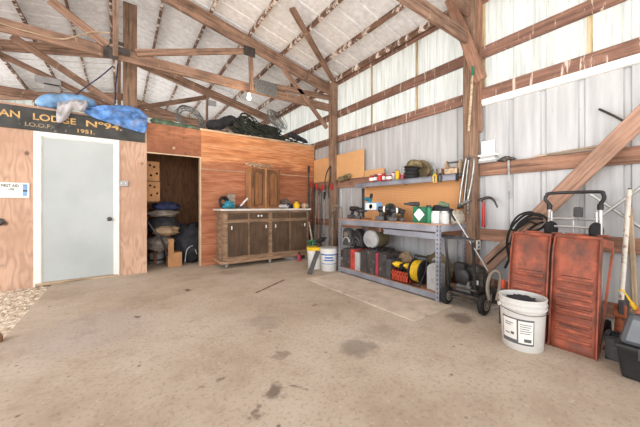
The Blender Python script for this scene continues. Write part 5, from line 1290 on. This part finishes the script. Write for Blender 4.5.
# black cables on the wall
b = MB(); X_ = 3.36
def cp(l, X=X_): return spline([at(px, py, X=X + .01 * i % .03) for i, (px, py) in enumerate(l)])
b.tube(cp([(540, 216), (527, 214), (516, 222), (509, 232), (507, 246), (511, 262), (517, 250), (522, 236), (534, 226), (543, 222)]), .012, 7)
b.tube(cp([(543, 219), (530, 219), (519, 226), (512, 238), (510, 256), (505, 268)]), .012, 7)
b.tube(cp([(512, 240), (517, 226), (526, 218), (538, 214), (548, 221), (538, 230), (525, 232), (516, 242), (513, 256)]), .012, 7)
b.tube(cp([(536, 224), (528, 222), (514, 230), (511, 226), (518, 216), (530, 212), (541, 217)]), .010, 7)
b.build('cable_bundle', 'rubber', label='bundle of thick black cables hanging on the diagonal plank', cat='cable')
stick('black_rod', at(512, 241, X=3.40), at(487, 264, X=3.40), .009, 'black', 'thin black rod from the cable bundle down to the pressure washer', 'rod')

# ------------------------------------------------------------------ red ramps
def ramp(y0, y1, label):
    xb, xt, h = 2.715, 2.845, .838
    t = thing('car_ramp', label, 'car ramp', (2.78, (y0 + y1) / 2, 0), group='red car ramps leaning upright')
    # tread plate with rolled side flanges, curved at the upper end
    def f(u, v, off=0.0):
        z = h * v; x = xb + (xt - xb) * v + .03 * max(0, (v - .78) / .22) ** 2
        return V((x + off, y0 + (y1 - y0) * u, z))
    b = MB()
    b.grid(lambda u, v: f(u, v), 6, 24)
    o = b.build('tread_plate', 'rampred', t); so = o.modifiers.new('solid', 'SOLIDIFY'); so.thickness = .006
    for u in (0, 1):
        b = MB(); n = 24; vs = []
        for i in range(n + 1):
            v = i / n; p = f(u, v); dep = .045
            vs += [p + V((-.022, 0, 0)), p + V((dep, 0, 0))]
        b.add(vs, [(2 * i, 2 * i + 2, 2 * i + 3, 2 * i + 1) for i in range(n)])
        o = b.build('side_flange', 'rampred', t, smooth=False); so = o.modifiers.new('solid', 'SOLIDIFY'); so.thickness = .008; so.offset = 0
    b = MB()
    for i in range(8):
        v = .10 + i * .072
        p, q = f(.12, v, -.002), f(.88, v, -.002); b.tube([p, q], .016, 8)
    b.build('grip_rib', 'rampred', t)
    for u, dy in ((0, -.025), (1, 0)):
        b = MB(); a0, a1 = f(u, .94), f(u, 1.0); b.prism([a0, a1, a1 + V((.25, dy, -.035)), a0 + V((.25, dy, -.05))], (0, .006 * (1 if u == 0 else -1), 0)); b.build('end_bracket', 'rampred', t, smooth=False)
        b = MB(); b.bar(f(u, .92) + V((.235, dy, -.02)), f(u, .04) + V((.05, 0, 0)), .012, .022); b.build('support_leg', 'rampred', t, smooth=False)
    for i in range(8):
        v = .136 + i * .072
        b = MB(); b.bar(f(.16, v, -.0035), f(.80, v, -.0035), .004, .020 if i % 2 else .012); b.build('slot', 'ramprust', t, smooth=False)
    b = MB(); b.tube([f(0, 1, 0), f(1, 1, 0)], .014, 8); b.build('cross_bar', 'rampred', t)
    b = MB(); b.tube([f(0, 1, .245), f(1, 1, .245)], .012, 8); b.build('cross_bar', 'rampred', t)
    return t
ramp(.777, 1.045, 'worn red steel car ramp directly behind the large white bucket')
ramp(.482, .750, 'worn red steel car ramp right of the other, nearest the black box')

# hand cart behind the ramps
X_ = 3.17
ya, yb = at(600.5, 215, X=X_).y, at(549.5, 215, X=X_).y
zt = at(575, 208, X=X_).z
t = thing('hand_cart', 'aluminium folding hand cart with a black loop handle behind the red ramps', 'hand cart', (X_, (ya + yb) / 2, 0))
for yy in (ya, yb):
    b = MB(); b.tube([(X_ + .0, yy, .12), (X_, yy, zt)], .014, 10); b.build('upright', 'alu', t)
    b = MB(); b.tube([(X_ - .02, yy + .02 * (1 if yy == ya else -1), .12), (X_ - .02, yy + .02 * (1 if yy == ya else -1), zt - .03)], .010, 10); b.build('inner_tube', 'alu', t)
    b = MB(); b.cyl((X_, yy, zt - .015), (X_, yy, zt + .03), .020); b.build('sleeve', 'black', t)
zl = at(575, 192.5, X=X_).z; w = (yb - ya)
b = MB(); b.tube(spline([(X_, yb, zt), (X_, yb - .008, zt + .02), (X_, yb + .03, zt + .075), (X_, yb + .02, zl - .02), (X_, yb - .02, zl), (X_, ya + .02, zl), (X_, ya - .015, zl - .02), (X_, ya - .02, zt + .075), (X_, ya + .006, zt + .02), (X_, ya, zt)], 6), .014, 10); b.build('loop_handle', 'black', t)
for py in (219, 227): z = at(575, py, X=X_).z; b = MB(); b.tube([(X_ - .015, ya, z), (X_ - .015, yb, z)], .011, 8); b.build('cross_bar', 'alu', t)
z = at(578, 212, X=X_).z; b = MB(); b.box((X_ - .02, at(579, 212, X=X_).y, z), (.05, .055, .085)); b.build('latch_block', 'dkgrey', t, smooth=False, bevel=.008)
b = MB(); b.tube([(X_ - .01, (ya + yb) / 2, .15), (X_ - .01, (ya + yb) / 2, z)], .010, 8); b.build('center_tube', 'alu', t)
for yy, s in ((ya - .0, 1), (yb, -1)):
    b = MB(); b.lathe([(.02, -.018), (.065, -.018), (.075, 0), (.065, .018), (.02, .018)], (X_ - .03, yy + s * .02, at(575, 230, X=X_).z), (0.3, 1, 0), 24); w_ = b.build('wheel', 'rubber', t)
b = MB(); b.b2((X_ - .005, ya, .015), (X_ + .19, yb, .03)); b.b2((X_ - .005, ya, .015), (X_ + .01, yb, .14)); b.build('toe_plate', 'alu', t, smooth=False)
for yy in (ya - .03, yb + .03): b = MB(); b.lathe([(.02, -.015), (.07, -.015), (.078, 0), (.07, .015), (.02, .015)], (X_ + .06, yy, .078), (0, 1, 0), 24); b.build('wheel', 'rubber', t)
# crossing silver tubes at the wall
t = thing('cross_brace', 'two crossing silver tubes leaning on the metal wall at the right edge', 'cross brace', at(612, 210, X=3.56))
b = MB(); b.tube([at(590, 194, X=3.57), at(646, 231, X=3.57)], .012, 10); b.build('tube', 'alu', t)
b = MB(); b.tube([at(597, 219, X=3.54), at(646, 184, X=3.54)], .014, 10); b.build('tube', 'alu', t)
# rusty jack post
pa, pb = V((3.02, .425, 0.0)), at(629.5, 190, X=3.46)
dd = (pb - pa).normalized()
t = thing('jack_post', 'flaking white and rusty steel jack post leaning on the right wall', 'jack post', pa)
MB().tube([pa + dd * .30, pb], .0155, 14).build('tube', 'rustwhite', t); MB().tube([pb, pb + dd * .012], .012, 12).build('tip', 'dksteel', t)
b = MB(); b.tube([pa + dd * .01, pa + dd * .33], .026, 14); b.bar(pa + dd * .24, pa + dd * .34, .065, .065, (0, 1, 0)); b.box(pa + V((0, 0, .006)), (.14, .14, .012)); b.build('rusty_base', 'rust', t, bevel=.004)
beam('wood_lath', (3.12, .335, .02), at(630, 208, X=3.56), .03, .045, 'palewood', up=(1, 0, 0), label='narrow bare lath leaning right behind the jack post', cat='lath')
# dark tray behind
b = MB()
t = thing('plastic_tray', 'open dark grey tray on the floor between the ramp and black box', 'tray', (2.95, .36, 0))
x0_, x1_, y0_, y1_ = 2.80, 2.94, .10, .455
b.b2((x0_, y0_, 0), (x1_, y1_, .012))
for lo, hi in (((x0_, y0_), (x0_ + .012, y1_)), ((x1_ - .012, y0_), (x1_, y1_)), ((x0_, y0_), (x1_, y0_ + .012)), ((x0_, y1_ - .012), (x1_, y1_))): b.b2((lo[0], lo[1], 0), (hi[0], hi[1], .15))
b.build('tub', 'dkgrey', t, smooth=False)
b = MB(); b.b2((x0_ - .012, y0_ - .012, .15), (x0_ + .014, y1_ + .012, .165)); b.b2((x1_ - .014, y0_ - .012, .15), (x1_ + .012, y1_ + .012, .165)); b.b2((x0_, y0_ - .012, .15), (x1_, y0_ + .014, .165)); b.b2((x0_, y1_ - .014, .15), (x1_, y1_ + .012, .165)); b.build('rim', 'black', t, smooth=False)
b = MB(); b.b2((3.08, .40, 0), (3.32, .43, .36)); b.build('shade_panel', 'dkgrey', smooth=False, bevel=.004, label='dark upright panel added for the shade behind the grey tray', cat='board')  # added dark panel, stands in for shade between ramp and jack post
# black case at right edge
bx0, by1 = 2.565, .368
t = thing('black_toolbox', 'black toolbox with a smoky sloping lid at the lower right edge', 'toolbox', (2.72, .15, 0))
b = MB(); b.taper((bx0 + .16, by1 - .24, 0), (.29, .44), (.33, .48), .20); b.build('base', 'black', t, smooth=False, bevel=.016)
b = MB(); b.taper((bx0 + .16, by1 - .24, .212), (.32, .47), (.24, .39), .19); b.build('lid', 'smoky', t, smooth=False, bevel=.03)
b = MB(); b.b2((bx0 - .022, by1 - .49, .190), (bx0 + .34, by1 + .008, .214)); b.build('lip', 'black', t, smooth=False, bevel=.008)
b = MB(); b.taper((bx0 + .16, by1 - .24, .404), (.20, .34), (.17, .30), .05); b.build('top_panel', 'rampred', t, smooth=False, bevel=.01)
b = MB(); b.tube(spline([(bx0 + .16, by1 - .13, .45), (bx0 + .16, by1 - .14, .49), (bx0 + .16, by1 - .34, .49), (bx0 + .16, by1 - .35, .45)]), .014, 8); b.build('handle', 'black', t)
for yy in (by1 - .12, by1 - .34): b = MB(); b.box((bx0 - .018, yy, .18), (.014, .05, .07)); b.build('latch', 'dkgrey', t, smooth=False, bevel=.004)
t = thing('pump_spout', 'yellow bent spout above the black toolbox', 'spout', at(628, 298, X=2.82))
MB().tube(spline([at(619, 291, X=2.84), at(622, 290, X=2.83), at(627, 296, X=2.80), at(632, 303, X=2.78), at(638, 309, X=2.76)]), [.005] * 17 + [.007] * 16, 8).build('pipe', 'yellow', t)
MB().tube([at(632, 303, X=2.78), at(637, 311, X=2.77)], .014, 10).build('collar', 'yellow', t)
q = G(4, 341)
beam('timber_offcut', (q.x - .02, q.y + .03, .02), (q.x - .62, q.y - .22, .02), .10, .06, 'ply_dark', label='dark brown timber end lying on the gravel at the left edge', cat='timber')
# ------------------------------------------------------------------ light
W = bpy.data.worlds.new('World'); bpy.context.scene.world = W; W.use_nodes = True
bg = W.node_tree.nodes['Background']; bg.inputs['Color'].default_value = (0.90, 0.95, 1.0, 1); bg.inputs['Strength'].default_value = 1.55
def area(name, loc, target, sx, sy, power, col=(1, 1, 1)):
    l = bpy.data.lights.new(name, 'AREA'); l.shape = 'RECTANGLE'; l.size = sx; l.size_y = sy; l.energy = power; l.color = col
    o = bpy.data.objects.new(name, l); C.objects.link(o); o.location = loc
    o.rotation_euler = (V(target) - V(loc)).to_track_quat('-Z', 'Y').to_euler(); return o
area('daylight_open_side', (-4.1, 1.5, 1.9), (2, 2.2, 1.2), 6.0, 3.0, 170, (0.97, 0.98, 1.0))
area('front_fill', (0.2, -3.4, 2.0), (0.6, 3, 1.3), 6.5, 3.0, 110, (1.0, 0.985, 0.97))  # added frontal fill behind the camera, at an end left open for light
area('loft_fill_left', (-3.4, 8.0, 3.2), (0, 8, 3.6), 4.5, 0.8, 110, (1, 1, 1))  # added fill lamp above the loft, brightens the roof there
area('roof_fill', (0.6, 0.4, 1.5), (0.8, 2.2, 4.4), 4.5, 3.5, 130, (1.0, 0.98, 0.96))  # added up-facing lamp, imitates light bounced onto the near roof
area('roof_fill_far', (0.6, 8.2, 2.6), (0.4, 8.0, 4.4), 5.0, 4.0, 70, (1.0, 0.98, 0.95))  # second added up-facing lamp, lifts the far roof underside
l = bpy.data.lights.new('bulb_glow', 'POINT'); l.energy = 12; l.color = (1, .78, .5); l.shadow_soft_size = .04
o = bpy.data.objects.new('bulb_glow', l); C.objects.link(o); o.location = bp + V((0, -.06, -.10))

# ------------------------------------------------------------------ camera
cd = bpy.data.cameras.new('camera'); co = bpy.data.objects.new('camera', cd); C.objects.link(co)
co.location = (0, 0, CAMH); co.rotation_euler = (math.pi / 2, 0, -YAW)
cd.sensor_width = 36; cd.lens = FPX / 640 * 36; cd.shift_y = -(213.5 - HY) / 640; cd.clip_start = .02
sc = bpy.context.scene; sc.camera = co
sc.view_settings.view_transform = 'Standard'; sc.view_settings.look = 'None'; sc.view_settings.exposure = 0.06
